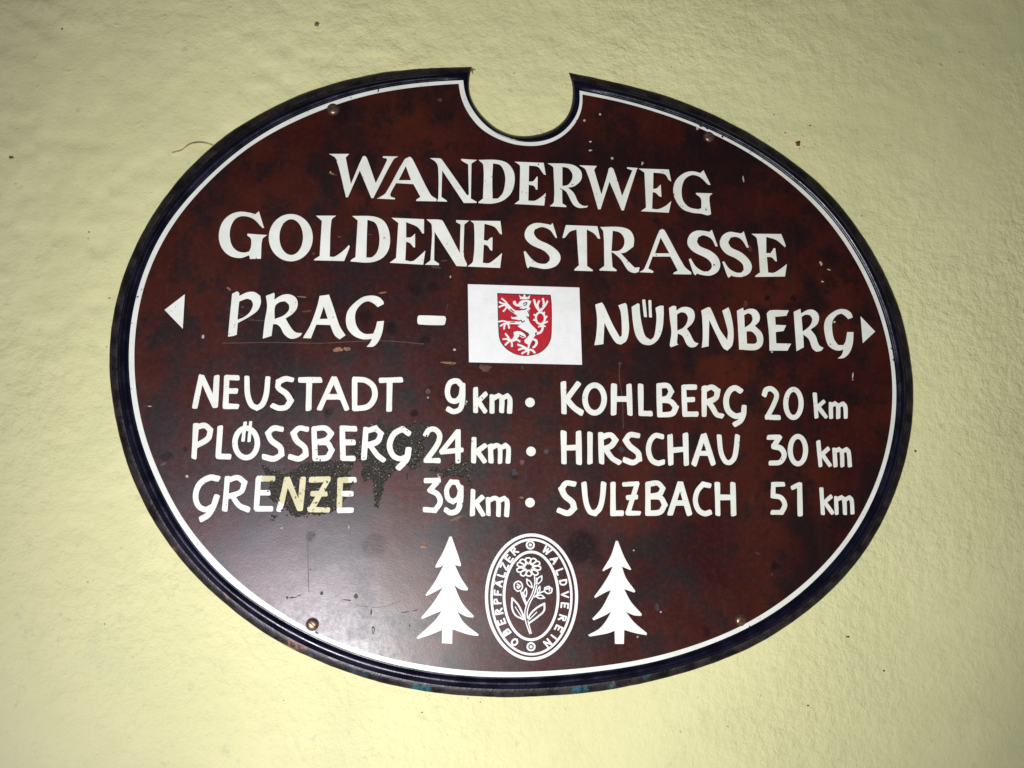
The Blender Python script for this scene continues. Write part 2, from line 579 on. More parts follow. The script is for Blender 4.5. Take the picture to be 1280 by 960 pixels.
I_OVAL = [(728, 118), (775, 126), (800, 133.5), (860, 153), (910, 176), (947.5, 196.9), (980, 221), (1016, 252.5), (1046, 287.5), (1079, 340),
          (1094, 375), (1106, 410), (1116, 460), (1116.9, 503.8), (1113, 540), (1104.7, 580), (1088.8, 620), (1067.5, 661), (1036.9, 700),
          (1007.5, 729), (970, 758), (920, 787.5), (880, 803), (830, 819), (780, 829.3), (732.5, 835), (695, 838.8), (657.5, 840.2), (620, 840.4),
          (560, 836.4), (510, 828), (470, 819.5), (427.5, 805), (390, 788.8), (357.5, 771), (330, 752.5), (298.8, 728.8), (267.5, 698.8), (240, 666),
          (220.3, 640), (207.5, 610), (193.8, 582.5), (182.5, 553.8), (173.8, 520), (168.8, 487.5), (166.3, 460), (166.5, 437.5), (168.9, 407.5),
          (171.9, 385), (176.9, 362.5), (185.4, 336), (195.5, 315), (208, 290), (229.5, 260), (267, 220), (306.5, 185.5), (348, 160.5), (387, 143),
          (440, 122.8), (490, 112.2), (540, 106), (573.4, 104.6)]
# notch, from its left corner round to its right corner
O_NOTCH = [(589.5, 83.6), (586.9, 95.6), (586.5, 116), (594.4, 135), (615, 157.5), (637.5, 168.8), (660, 170.6), (686, 165), (703, 153.5), (713, 138),
           (716, 120), (715.6, 105), (711, 91)]
W_NOTCH = [(579, 100.2), (580.3, 112.5), (586.9, 131), (603.8, 153.8), (626, 169.7), (652.5, 177.4), (678.8, 176.3), (701, 166.9), (718, 148.5), (724.6, 131), (724.4, 113.2)]
I_NOTCH = [(573.4, 104.6), (575.6, 120), (584.5, 140.6), (602.5, 162), (629, 176.3), (652.5, 182), (679, 181.2), (705, 169.3), (722.6, 149), (728.3, 130), (728, 118)]


def resample(pts, n):
    s = smooth_open(pts, 8)
    d = [0.0]
    for a, b in zip(s, s[1:]):
        d.append(d[-1] + math.dist(a, b))
    out = []
    k = 0
    for i in range(n):
        t = d[-1] * i / (n - 1)
        while k < len(d) - 2 and d[k + 1] < t:
            k += 1
        f = (t - d[k]) / max(1e-9, d[k + 1] - d[k])
        out.append((s[k][0] + (s[k + 1][0] - s[k][0]) * f, s[k][1] + (s[k + 1][1] - s[k][1]) * f))
    return out


NO, NN = 420, 70


def relax(p, rounds=60):
    a = np.array(p)
    for _ in range(rounds):
        a[1:-1] = a[1:-1] * 0.5 + (a[:-2] + a[2:]) * 0.25
    return [tuple(v) for v in a]


Oo, Wo, Io = (relax(resample(v, NO)) for v in (O_OVAL, W_OVAL, I_OVAL))
On, Wn, In = (relax(resample(v, NN), 8) for v in (O_NOTCH, W_NOTCH, I_NOTCH))
OUT = Oo + On[1:-1]; WHI = Wo + Wn[1:-1]; INN = Io + In[1:-1]
NL = len(OUT)
HF = 0.0040                                     # front of the sheet above the wall

sign = empty('trail_sign', P(640, 480, 0.0))
sign_loc = sign.location.copy()
sign['label'] = 'oval brown copper trail sign with white lettering screwed to yellow plaster wall'
sign['category'] = 'sign'


def attach(o):
    """parts are built in world coordinates; keep them there under the sign's empty"""
    o.parent = sign
    o.location = -sign_loc
    return o


PROFILE = [(0.0, 4.0), (0.05, 3.75), (0.10, 3.85), (0.17, 4.7), (0.25, 5.3), (0.33, 5.55), (0.41, 5.35), (0.49, 4.6), (0.55, 3.7), (0.60, 3.35),
           (0.66, 3.35), (0.75, 3.05), (0.85, 2.5), (0.93, 1.8), (0.97, 1.5), (1.0, 1.1), (0.975, 0.5)]
PROF_N = [4.0, 3.9, 4.0, 4.15, 4.25, 4.25, 4.2, 4.1, 3.95, 3.8, 3.6, 3.3, 2.7, 2.0, 1.6, 1.1, 0.5]


def oval_weight(i):
    if i < NO:
        e = min(i, NO - 1 - i)
        return min(1.0, e / 7.0)
    return 0.0


def ring(k0, k1, name, mat):
    verts, faces = [], []
    jit = [0.0] * NL
    if k1 == len(PROFILE) - 1:
        r = random.Random(3)
        v = 0.0
        for i in range(NL):
            v = v * 0.75 + r.uniform(-0.45, 0.45)
            jit[i] = v
    for k in range(k0, k1 + 1):
        t, ho = PROFILE[k]
        for i in range(NL):
            w = oval_weight(i)
            h = (ho * w + PROF_N[k] * (1 - w)) * 0.001
            x = WHI[i][0] + (OUT[i][0] - WHI[i][0]) * t
            y = WHI[i][1] + (OUT[i][1] - WHI[i][1]) * t
            if t > 0.94:
                dx, dy = OUT[i][0] - WHI[i][0], OUT[i][1] - WHI[i][1]
                l = math.hypot(dx, dy)
                x += dx / l * jit[i] * w * 0.45; y += dy / l * jit[i] * w * 0.45
            verts.append(P(x, y, h))
    n = k1 - k0
    for k in range(n):
        for i in range(NL):
            j = (i + 1) % NL
            faces.append((k * NL + i, k * NL + j, (k + 1) * NL + j, (k + 1) * NL + i))
    o = mesh_obj(name, verts, faces, mat, None, True)
    # normals towards the camera
    me = o.data
    if sum(p.normal.y for p in me.polygons) > 0:
        me.flip_normals()
    return attach(o)


bead = ring(0, 9, 'rim_bead', M_BEAD)
bead['label'] = 'dark navy raised bead round the edge'
flange = ring(9, len(PROFILE) - 1, 'rim_flange', M_FLANGE)
flange['label'] = 'weathered brown outer flange with green verdigris spots'


def attach_flat(name, loops_list, h, thick, mat, mats=None, parent=None):
    o = flat_piece(name, loops_list, h, thick, mat, None, mats=mats)
    if parent is None:
        attach(o)
    else:
        o.parent = parent
    return o


plate = attach_flat('plate', [[WHI]], HF, 0.0006, M_PLATE)
plate['label'] = 'dark brown glossy sheet'
line = attach_flat('border_line', [[WHI, INN]], HF + 0.00010, 0.00012, M_WHITE)
line['label'] = 'thin white painted border line'

HL = HF + 0.00012                               # top of the lettering paint
TL = 0.00013


def part_group(name, label=None):
    g = empty(name, -sign_loc, sign)
    if label:
        g['label'] = label
    return g


class Crop:
    """coordinates read off an enlarged crop: origin and scale"""
    def __init__(self, x0, y0, s):
        self.x0, self.y0, self.s = x0, y0, s

    def pts(self, pts):
        return [(self.x0 + x / self.s, self.y0 + y / self.s) for x, y in pts]

    def poly(self, outer, *holes, lim=48):
        return [[smooth_closed(self.pts(l), lim) for l in (outer,) + holes]]

    def st(self, w, *strokes):
        out = []
        for s in strokes:
            for seg in split_corners(self.pts(s)):
                out.append([ribbon(smooth_open(seg), w / self.s)])
        return out

    def oval(self, cx, cy, rx, ry, w):
        """ring of stroke width w, centre line rx, ry"""
        c = [(math.cos(2 * math.pi * k / 40), math.sin(2 * math.pi * k / 40)) for k in range(40)]
        o = self.pts([(cx + a * (rx + w / 2), cy + b * (ry + w / 2)) for a, b in c])
        i = self.pts([(cx + a * (rx - w / 2), cy + b * (ry - w / 2)) for a, b in c])
        return [[o, i]]

    def disc(self, cx, cy, r, n=28):
        return [[self.pts([(cx + r * math.cos(2 * math.pi * k / n), cy + r * math.sin(2 * math.pi * k / n)) for k in range(n)])]]


def letters(word_label, items, mat=None):
    g = part_group('lettering', word_label)
    for it in items:
        shapes = it[0] if isinstance(it, tuple) else it
        mats = it[1] if isinstance(it, tuple) else None
        attach_flat('letter', shapes, HL, TL, [M_WHITE, M_YELLOWED] if mats else (mat or M_WHITE), mats=mats, parent=g)
    return g


PX = Crop(0, 0, 1.0)
A = Crop(400, 170, 4.923)
B = Crop(640, 170, 4.923)
CC = Crop(260, 240, 5.818)
D = Crop(800, 250, 6.4)

letters('white serif word WANDERWEG', [
    A.poly([(55, 110), (180, 110), (158, 132), (190, 296), (262, 128), (275, 122), (288, 135), (343, 290), (412, 150), (410, 138), (386, 134), (388, 124), (482, 126), (452, 145), (328, 382), (316, 382), (245, 212), (172, 376), (160, 378), (98, 140)]),
    A.poly([(350, 385), (375, 372), (405, 350), (520, 145), (552, 127), (568, 140), (680, 360), (718, 388), (716, 402), (592, 400), (592, 392), (618, 375), (575, 296), (468, 290), (432, 358), (438, 375), (462, 382), (460, 390)], [(484, 272), (560, 272), (528, 185)]),
    A.poly([(676, 136), (740, 138), (752, 148), (905, 365), (916, 360), (912, 175), (870, 150), (868, 141), (966, 147), (932, 170), (928, 385), (965, 405), (962, 412), (885, 412), (752, 212), (747, 375), (780, 398), (782, 404), (720, 402), (728, 380), (727, 195), (712, 160)]),
    A.poly([(975, 147), (1085, 147), (1150, 165), (1190, 215), (1198, 275), (1180, 345), (1130, 395), (1060, 416), (975, 413), (975, 406), (1003, 385), (1005, 180)], [(1065, 168), (1110, 180), (1135, 225), (1140, 280), (1125, 350), (1095, 385), (1062, 385), (1060, 260)]),
    B.poly([(15, 158), (195, 165), (208, 240), (195, 235), (160, 190), (105, 182), (103, 280), (130, 278), (152, 250), (158, 252), (157, 330), (148, 330), (135, 308), (103, 300), (100, 398), (140, 398), (180, 375), (208, 350), (198, 428), (15, 418), (45, 395), (50, 190), (45, 178)]),
    B.poly([(218, 168), (350, 172), (400, 190), (428, 225), (425, 270), (385, 308), (345, 318), (380, 350), (410, 410), (440, 430), (468, 428), (460, 440), (410, 442), (375, 420), (335, 345), (308, 325), (310, 415), (335, 430), (333, 438), (232, 432), (258, 405), (255, 200), (250, 188)], [(310, 190), (345, 198), (370, 230), (370, 265), (345, 300), (310, 308)]),
    B.poly([(413, 180), (522, 184), (505, 208), (550, 360), (590, 225), (595, 200), (610, 192), (625, 205), (678, 370), (735, 225), (742, 212), (708, 200), (708, 192), (774, 197), (766, 212), (688, 458), (675, 458), (600, 280), (545, 450), (530, 452), (455, 210)]),
    B.poly([(778, 200), (965, 206), (980, 280), (965, 270), (940, 235), (870, 225), (868, 325), (890, 322), (915, 298), (920, 375), (905, 370), (885, 350), (866, 345), (862, 448), (900, 450), (945, 430), (980, 400), (965, 472), (793, 463), (825, 440), (815, 225)]),
    B.poly([(1178, 210), (1222, 300), (1208, 300), (1160, 255), (1110, 240), (1065, 265), (1045, 320), (1050, 390), (1085, 435), (1140, 450), (1165, 445), (1162, 385), (1132, 358), (1132, 350), (1235, 353), (1215, 375), (1225, 480), (1205, 488), (1165, 478), (1110, 472), (1050, 450), (1005, 390), (992, 330), (1010, 270), (1060, 228), (1110, 217), (1160, 228)]),
])
letters('white serif word GOLDENE', [
    CC.poly([(370, 140), (408, 262), (395, 260), (330, 195), (255, 175), (200, 195), (165, 255), (158, 320), (175, 390), (215, 430), (265, 440), (300, 432), (312, 400), (312, 340), (285, 315), (288, 303), (430, 313), (395, 345), (385, 485), (305, 487), (300, 460), (235, 480), (160, 465), (105, 415), (80, 345), (85, 270), (115, 205), (170, 160), (235, 143), (300, 150), (345, 162)]),
    [[CC.pts([(602 + 160 * math.cos(k * math.pi / 24), 332 + 172 * math.sin(k * math.pi / 24)) for k in range(48)]),
      CC.pts([(605 + 86 * math.cos(k * math.pi / 24), 328 + 130 * math.sin(k * math.pi / 24)) for k in range(48)])]],
    CC.poly([(785, 172), (932, 172), (898, 205), (885, 470), (920, 470), (980, 430), (1025, 385), (1030, 400), (990, 502), (770, 497), (775, 488), (812, 465), (828, 210)]),
    A.poly([(198, 492), (330, 495), (395, 525), (428, 600), (425, 690), (385, 750), (310, 778), (188, 772), (190, 764), (218, 745), (232, 520)], [(292, 515), (340, 535), (362, 590), (365, 660), (350, 715), (320, 745), (285, 748), (288, 620)]),
    A.poly([(440, 503), (640, 512), (640, 600), (630, 600), (600, 560), (530, 530), (530, 625), (560, 622), (585, 600), (585, 685), (575, 685), (555, 660), (530, 650), (525, 765), (570, 770), (610, 740), (648, 705), (635, 792), (428, 780), (468, 750), (482, 535)]),
    A.poly([(655, 513), (745, 516), (760, 530), (860, 720), (865, 545), (838, 530), (838, 517), (918, 520), (888, 545), (885, 740), (904, 790), (900, 803), (840, 800), (705, 590), (702, 765), (732, 785), (732, 795), (645, 792), (680, 765), (688, 550)]),
    A.poly([(926, 521), (1110, 523), (1120, 605), (1108, 602), (1075, 560), (1012, 540), (1008, 640), (1030, 645), (1052, 625), (1062, 625), (1060, 705), (1050, 703), (1030, 675), (1008, 668), (1002, 780), (1040, 782), (1080, 755), (1120, 720), (1108, 812), (907, 803), (942, 770), (948, 545)]),
])
letters('white serif word STRASSE', [
    B.poly([(250, 535), (278, 628), (268, 625), (235, 580), (185, 560), (140, 575), (135, 600), (160, 635), (240, 675), (290, 720), (298, 760), (270, 800), (210, 818), (150, 810), (110, 802), (98, 815), (90, 800), (72, 712), (82, 708), (120, 755), (160, 782), (210, 785), (232, 765), (230, 740), (195, 705), (120, 670), (82, 630), (80, 590), (105, 552), (150, 535), (215, 542), (238, 548)]),
    B.poly([(332, 548), (525, 555), (543, 632), (530, 632), (505, 600), (460, 575), (462, 800), (498, 825), (495, 832), (383, 828), (385, 820), (412, 795), (405, 700), (397, 575), (355, 590), (325, 625), (310, 628), (325, 570)]),
    B.poly([(542, 560), (665, 560), (725, 580), (750, 625), (748, 680), (700, 715), (670, 722), (715, 770), (755, 810), (785, 808), (780, 835), (755, 843), (715, 828), (670, 760), (625, 720), (612, 715), (618, 805), (645, 825), (642, 832), (538, 828), (540, 820), (568, 800), (562, 590)], [(620, 582), (665, 595), (690, 630), (688, 675), (660, 705), (612, 708)]),
    B.poly([(784, 838), (815, 815), (905, 585), (925, 572), (940, 582), (1060, 800), (1104, 840), (1102, 852), (992, 850), (995, 842), (1020, 828), (975, 742), (865, 742), (838, 815), (870, 832), (868, 842)], [(880, 722), (968, 722), (915, 625)]),
    D.poly([(575, 238), (622, 370), (605, 372), (570, 310), (505, 282), (465, 300), (455, 335), (480, 370), (560, 405), (620, 455), (642, 520), (620, 575), (560, 605), (490, 598), (455, 588), (445, 602), (430, 590), (390, 475), (405, 467), (445, 530), (500, 568), (545, 572), (572, 545), (570, 505), (530, 465), (430, 415), (385, 365), (380, 320), (405, 270), (455, 245), (520, 248), (555, 255)]),
    D.poly([(830, 250), (870, 380), (855, 382), (815, 320), (770, 295), (725, 300), (705, 340), (730, 380), (810, 420), (870, 475), (895, 530), (880, 580), (830, 612), (770, 615), (730, 605), (710, 622), (700, 610), (658, 495), (672, 490), (715, 550), (770, 580), (810, 582), (830, 560), (822, 515), (770, 470), (690, 430), (645, 375), (640, 325), (665, 280), (715, 255), (775, 262), (810, 268)]),
    D.poly([(892, 270), (1130, 272), (1165, 365), (1160, 378), (1090, 320), (1010, 295), (1010, 425), (1045, 425), (1070, 385), (1082, 385), (1095, 490), (1085, 490), (1055, 460), (1015, 455), (1025, 580), (1070, 582), (1125, 550), (1175, 512), (1160, 612), (920, 615), (925, 605), (960, 580), (935, 310)]),
])

PR = Crop(280, 355, 6.4)
letters('white brush word PRAG', [
    PR.poly([(65, 78), (105, 58), (122, 72), (122, 95), (190, 65), (245, 65), (290, 95), (295, 150), (270, 210), (205, 260), (110, 312), (102, 405), (75, 415), (32, 422), (45, 280), (60, 130)], [(122, 140), (185, 118), (220, 130), (232, 165), (210, 220), (160, 265), (108, 285), (115, 200)]),
    PR.poly([(335, 95), (400, 70), (405, 85), (402, 125), (460, 90), (520, 82), (570, 105), (590, 150), (580, 200), (540, 245), (492, 275), (530, 340), (570, 385), (625, 393), (610, 415), (570, 435), (525, 435), (480, 400), (450, 345), (420, 322), (392, 322), (380, 415), (310, 437), (325, 300), (345, 180)], [(408, 180), (445, 145), (490, 138), (520, 165), (520, 205), (480, 250), (405, 280)]),
    PR.poly([(630, 432), (690, 330), (745, 180), (765, 95), (840, 85), (880, 200), (925, 335), (972, 410), (925, 443), (885, 410), (850, 328), (738, 325), (695, 435)], [(765, 280), (830, 278), (798, 180)]),
    PR.poly([(1230, 185), (1278, 160), (1275, 140), (1240, 105), (1180, 92), (1110, 105), (1040, 155), (990, 215), (975, 290), (990, 360), (1040, 415), (1110, 442), (1185, 440), (1165, 475), (1140, 502), (1195, 500), (1235, 460), (1265, 390), (1280, 295), (1225, 300), (1210, 360), (1190, 398), (1125, 398), (1075, 360), (1050, 295), (1055, 220), (1100, 160), (1150, 138), (1195, 155)]),
])
E = Crop(190, 340, 3.282)
dash = attach_flat('dash', E.poly([(1097, 178), (1200, 181), (1206, 190), (1202, 214), (1194, 218), (1096, 215), (1089, 208), (1090, 184)]), HL, TL, M_WHITE)
arrow_l = attach_flat('arrow_triangle', [[[(231, 367.8), (205.6, 387.3), (228.5, 411)]]], HL, TL, M_WHITE)
arrow_r = attach_flat('arrow_triangle', [[Crop(1000, 340, 8).pts([(605, 442), (752, 595), (628, 712)])]], HL, TL, M_WHITE)
N1 = Crop(735, 365, 7.529)
N2 = Crop(900, 375, 7.111)
letters('white brush word NÜRNBERG', [
    N1.poly([(68, 118), (130, 98), (150, 125), (230, 300), (300, 425), (318, 410), (318, 320), (308, 190), (285, 125), (350, 103), (365, 120), (382, 260), (385, 370), (360, 460), (310, 495), (265, 480), (210, 400), (155, 290), (145, 490), (100, 497), (60, 500), (78, 400), (85, 250)]),
    N1.poly([(410, 140), (470, 105), (485, 115), (490, 200), (510, 320), (540, 415), (590, 450), (620, 420), (638, 330), (645, 230), (635, 150), (675, 130), (712, 130), (712, 230), (700, 350), (665, 440), (610, 490), (560, 500), (500, 480), (450, 410), (425, 300)])
    + N1.st(27, [(525, 82), (540, 225)], [(582, 87), (588, 228)]),
    N1.poly([(762, 150), (800, 130), (830, 135), (832, 175), (880, 145), (940, 142), (990, 170), (1005, 230), (985, 290), (930, 345), (960, 390), (1000, 465), (1040, 485), (1010, 515), (965, 520), (930, 495), (890, 415), (845, 390), (838, 480), (850, 495), (780, 520), (770, 500), (785, 380), (770, 250)], [(838, 210), (880, 190), (920, 200), (940, 240), (925, 300), (890, 340), (840, 362)]),
    PX.poly([(876.5, 388.2), (885.1, 384), (888, 384.6), (892.4, 394.2), (900, 412), (909, 424.9), (909.8, 415), (907, 403), (902.8, 388.4), (910.5, 384.1), (913.4, 391.9), (916.9, 413), (915.5, 431.3), (909.1, 438.3), (904, 435), (896.4, 420.5), (886.6, 400), (885.8, 432.7), (877.1, 434.7), (878.4, 422), (877.8, 398)]),
    N2.poly([(150, 95), (205, 68), (212, 95), (260, 78), (315, 85), (350, 130), (350, 185), (310, 230), (370, 290), (385, 350), (370, 410), (315, 445), (170, 440), (160, 250)], [(215, 135), (250, 118), (280, 130), (290, 170), (270, 210), (220, 245)], [(235, 280), (280, 280), (320, 320), (330, 370), (310, 388), (240, 388)]),
    N2.poly([(415, 120), (445, 92), (612, 92), (590, 140), (490, 150), (495, 220), (588, 225), (565, 275), (495, 285), (500, 385), (632, 388), (600, 450), (440, 450), (435, 300)]),
    N2.poly([(655, 105), (715, 78), (720, 120), (780, 88), (830, 88), (870, 120), (880, 170), (860, 220), (805, 262), (850, 320), (880, 400), (920, 425), (900, 450), (855, 460), (820, 430), (790, 350), (740, 305), (745, 420), (680, 455), (665, 250)], [(725, 150), (760, 130), (800, 135), (820, 170), (805, 220), (770, 255), (735, 280)]),
    N2.poly([(1140, 170), (1180, 155), (1165, 115), (1120, 85), (1060, 82), (1000, 110), (945, 160), (925, 230), (935, 320), (960, 400), (1010, 440), (1060, 450), (1098, 440), (1080, 490), (1045, 520), (1100, 515), (1150, 470), (1180, 390), (1187, 285), (1130, 285), (1115, 370), (1095, 402), (1050, 400), (1015, 350), (998, 270), (1000, 190), (1040, 135), (1080, 120), (1110, 140)]),
])

L = Crop(220, 450, 4.129)
M = Crop(500, 450, 4.0)
R = Crop(790, 460, 4.267)
w = 28
letters('white hand-painted word NEUSTADT', [
    L.st(29, [(98, 240), (130, 88)], [(134, 88), (200, 235)], [(210, 90), (202, 235)]),
    L.st(w, [(262, 90), (256, 238)], [(264, 90), (317, 92)], [(260, 160), (308, 160)], [(256, 238), (314, 240)]),
    L.st(w, [(366, 92), (370, 180), (390, 232), (418, 248), (445, 230), (465, 180), (474, 95)]),
    L.st(w, [(598, 102), (565, 97), (530, 112), (528, 142), (570, 175), (592, 210), (568, 243), (530, 248), (500, 236)]),
    L.st(w, [(642, 103), (742, 103)], [(688, 103), (684, 250)]),
    L.st(w, [(742, 250), (812, 98)], [(818, 98), (880, 250)], [(780, 190), (845, 190)]),
    L.st(w, [(922, 100), (922, 250)], [(922, 100), (980, 106), (1020, 140), (1024, 195), (990, 240), (922, 251)]),
    L.st(w, [(1058, 105), (1160, 102)], [(1103, 105), (1100, 255)]),
])


def km(c, x, y, k_stem, arm, leg, m1, m2, m3, wd):
    return [c.st(wd, k_stem, arm, leg), c.st(wd, m1, m2, m3)]


letters('white hand-painted distance 9 km', [
    M.st(26, [(310, 130), (285, 105), (250, 115), (237, 160), (250, 198), (280, 205), (305, 180), (313, 130)], [(313, 125), (312, 200), (300, 245), (268, 258), (242, 246)]),
] + km(M, 0, 0, [(378, 145), (378, 255)], [(428, 170), (390, 208)], [(392, 208), (425, 256)], [(460, 182), (460, 258)], [(465, 192), (492, 178), (508, 190), (508, 255)], [(512, 192), (536, 178), (549, 195), (548, 258)], 24))
letters('white hand-painted word KOHLBERG', [
    M.st(w, [(817, 118), (820, 260)], [(890, 120), (832, 198)], [(834, 196), (870, 238), (905, 262)]),
    M.oval(973, 195, 48, 69, w),
    M.st(w, [(1070, 130), (1068, 265)], [(1145, 130), (1150, 268)], [(1070, 195), (1147, 195)]),
    R.st(29, [(46, 96), (48, 242)], [(48, 242), (98, 243)]),
    R.st(28, [(144, 95), (148, 250)], [(144, 95), (190, 95), (210, 125), (190, 158), (148, 170)], [(148, 170), (205, 178), (234, 210), (215, 243), (148, 250)]),
    R.st(28, [(276, 103), (282, 246)], [(276, 102), (335, 102)], [(280, 170), (325, 168)], [(282, 246), (343, 246)]),
    R.st(28, [(385, 105), (385, 250)], [(385, 118), (425, 102), (456, 122), (446, 160), (390, 186)], [(408, 180), (430, 212), (452, 248), (478, 256)]),
    R.st(28, [(578, 122), (550, 106), (520, 122), (502, 170), (512, 225), (550, 256), (582, 252)], [(598, 208), (594, 250), (578, 282), (550, 300)]),
])
letters('white hand-painted distance 20 km', [
    R.st(27, [(706, 142), (716, 116), (745, 112), (771, 142), (758, 190), (722, 260)], [(720, 262), (782, 264)]),
    R.oval(861, 189, 41, 75, 27),
] + km(R, 0, 0, [(975, 140), (984, 260)], [(1022, 180), (990, 208)], [(992, 206), (1034, 260)], [(1060, 190), (1062, 262)], [(1062, 200), (1084, 189), (1098, 202), (1100, 262)], [(1102, 203), (1124, 189), (1137, 205), (1140, 262)], 22))
letters('white hand-painted word PLÖSSBERG', [
    L.st(w, [(103, 338), (93, 500)], [(103, 348), (148, 338), (178, 362), (165, 405), (105, 442)]),
    L.st(w, [(228, 350), (218, 495)], [(218, 497), (273, 499)]),
    L.oval(362, 428, 58, 76, w) + L.st(17, [(357, 325), (346, 414)], [(385, 322), (377, 417)]),
    L.st(w, [(545, 357), (505, 352), (474, 378), (492, 415), (538, 452), (545, 488), (505, 510), (455, 500)]),
    L.st(w, [(675, 357), (635, 352), (606, 378), (622, 415), (664, 452), (670, 488), (635, 510), (590, 500)]),
    L.st(w, [(712, 355), (718, 505)], [(712, 355), (770, 352), (802, 380), (775, 412), (718, 426)], [(718, 426), (780, 428), (804, 465), (780, 503), (718, 508)]),
    L.st(w, [(858, 355), (862, 508)], [(858, 353), (923, 355)], [(862, 425), (915, 425)], [(862, 508), (915, 508)]),
    L.st(w, [(980, 357), (970, 505)], [(980, 368), (1030, 352), (1058, 380), (1040, 420), (980, 442)], [(1000, 438), (1040, 492), (1070, 516)]),
    L.st(w, [(1200, 378), (1168, 356), (1125, 382), (1102, 440), (1120, 492), (1158, 510), (1190, 498)], [(1200, 462), (1190, 512), (1150, 556)]),
])
letters('white hand-painted distance 24 km', [
    M.st(26, [(130, 372), (145, 350), (175, 347), (198, 375), (188, 420), (132, 500)], [(130, 502), (193, 503)]),
    M.st(26, [(288, 358), (208, 458)], [(208, 460), (308, 450)], [(290, 358), (290, 506)]),
] + km(M, 0, 0, [(370, 395), (368, 506)], [(425, 428), (384, 458)], [(386, 456), (422, 506)], [(452, 430), (455, 506)], [(457, 440), (483, 427), (499, 438), (500, 510)], [(504, 440), (528, 427), (542, 442), (540, 508)], 24))
letters('white hand-painted word HIRSCHAU', [
    M.st(w, [(818, 365), (820, 510)], [(893, 365), (895, 512)], [(818, 440), (893, 437)]),
    M.st(w, [(950, 370), (950, 510)]),
    M.st(w, [(1004, 372), (1008, 510)], [(1004, 388), (1052, 375), (1078, 400), (1055, 430), (1010, 446)], [(1025, 440), (1060, 490), (1095, 512)]),
    M.st(w, [(1190, 378), (1150, 374), (1127, 400), (1150, 432), (1190, 465), (1196, 495), (1165, 513), (1125, 500)]),
    R.st(28, [(160, 366), (125, 360), (97, 390), (88, 440), (105, 490), (138, 508), (165, 502)]),
    R.st(28, [(203, 365), (207, 508)], [(285, 358), (290, 510)], [(205, 440), (287, 432)]),
    R.st(28, [(332, 510), (380, 362)], [(386, 362), (432, 508)], [(352, 455), (416, 455)]),
    R.st(28, [(465, 365), (475, 450), (498, 498), (522, 504), (545, 480), (556, 430), (562, 365)]),
])
letters('white hand-painted distance 30 km', [
    R.st(27, [(730, 370), (786, 368)], [(786, 370), (755, 418)], [(755, 418), (795, 430), (812, 465), (790, 502), (740, 507)]),
    R.oval(885, 438, 41, 73, 27),
] + km(R, 0, 0, [(994, 395), (1005, 520)], [(1045, 432), (1010, 463)], [(1014, 460), (1055, 518)], [(1080, 435), (1085, 520)], [(1082, 445), (1104, 433), (1118, 447), (1122, 520)], [(1124, 445), (1144, 433), (1155, 447), (1162, 520)], 22))
Y = 1
letters('white hand-painted word GRENZE, partly yellowed', [
    L.st(w, [(214, 612), (175, 607), (122, 640), (101, 700), (115, 752), (152, 772), (188, 757)], [(210, 706), (190, 762), (165, 800), (132, 820)]),
    L.st(w, [(265, 610), (252, 770)], [(265, 622), (318, 607), (354, 632), (335, 680), (262, 706)], [(288, 697), (325, 750), (370, 771)]),
    (L.st(w, [(425, 615), (415, 765)], [(425, 612), (500, 612)], [(420, 685), (475, 685)], [(415, 768), (490, 768)], [(455, 612), (500, 613)]), [0, 0, 0, 0, Y]),
    (L.st(30, [(533, 772), (548, 722)], [(546, 728), (572, 618)], [(576, 618), (638, 768)], [(655, 615), (642, 765)]), [0, Y, Y, Y]),
    (L.st(w, [(698, 618), (786, 615)], [(784, 618), (700, 768)], [(690, 772), (784, 774)], [(705, 690), (770, 690)]), [Y, Y, Y, Y]),
    (L.st(w, [(848, 620), (843, 752)], [(870, 620), (920, 618)], [(866, 690), (905, 690)], [(842, 776), (906, 775)], [(848, 620), (876, 619)]), [Y, 0, 0, 0, Y]),
])
letters('white hand-painted distance 39 km', [
    M.st(26, [(130, 603), (192, 602)], [(190, 604), (150, 652)], [(150, 652), (188, 672), (201, 710), (175, 752), (125, 748)]),
    M.st(26, [(302, 650), (285, 612), (255, 610), (234, 645), (240, 692), (265, 708), (292, 690), (304, 640)], [(304, 635), (302, 700), (288, 750), (255, 764), (230, 750)]),
] + km(M, 0, 0, [(365, 655), (362, 770)], [(410, 687), (376, 718)], [(380, 715), (415, 773)], [(440, 695), (442, 770)], [(446, 702), (474, 690), (491, 702), (492, 775)], [(497, 702), (521, 691), (535, 706), (533, 775)], 24))
letters('white hand-painted word SULZBACH', [
    M.st(w, [(870, 620), (830, 616), (808, 645), (825, 680), (862, 712), (870, 742), (840, 766), (795, 752)]),
    M.st(w, [(920, 620), (930, 710), (950, 758), (975, 766), (998, 742), (1012, 690), (1018, 620)]),
    M.st(w, [(1065, 620), (1065, 765)], [(1065, 766), (1108, 766)]),
    M.st(24, [(1120, 622), (1185, 618)], [(1185, 620), (1140, 765)], [(1138, 766), (1195, 766)], [(1140, 688), (1180, 685)]),
    R.st(28, [(85, 620), (85, 775)], [(85, 620), (138, 615), (165, 642), (145, 675), (90, 686)], [(90, 686), (152, 692), (175, 730), (150, 768), (85, 775)]),
    R.st(28, [(205, 775), (254, 618)], [(260, 618), (305, 775)], [(225, 720), (292, 720)]),
    R.st(28, [(412, 627), (378, 620), (348, 658), (338, 710), (355, 758), (388, 777), (414, 770)]),
    R.st(28, [(455, 620), (458, 778)], [(538, 620), (542, 778)], [(458, 690), (540, 690)]),
])
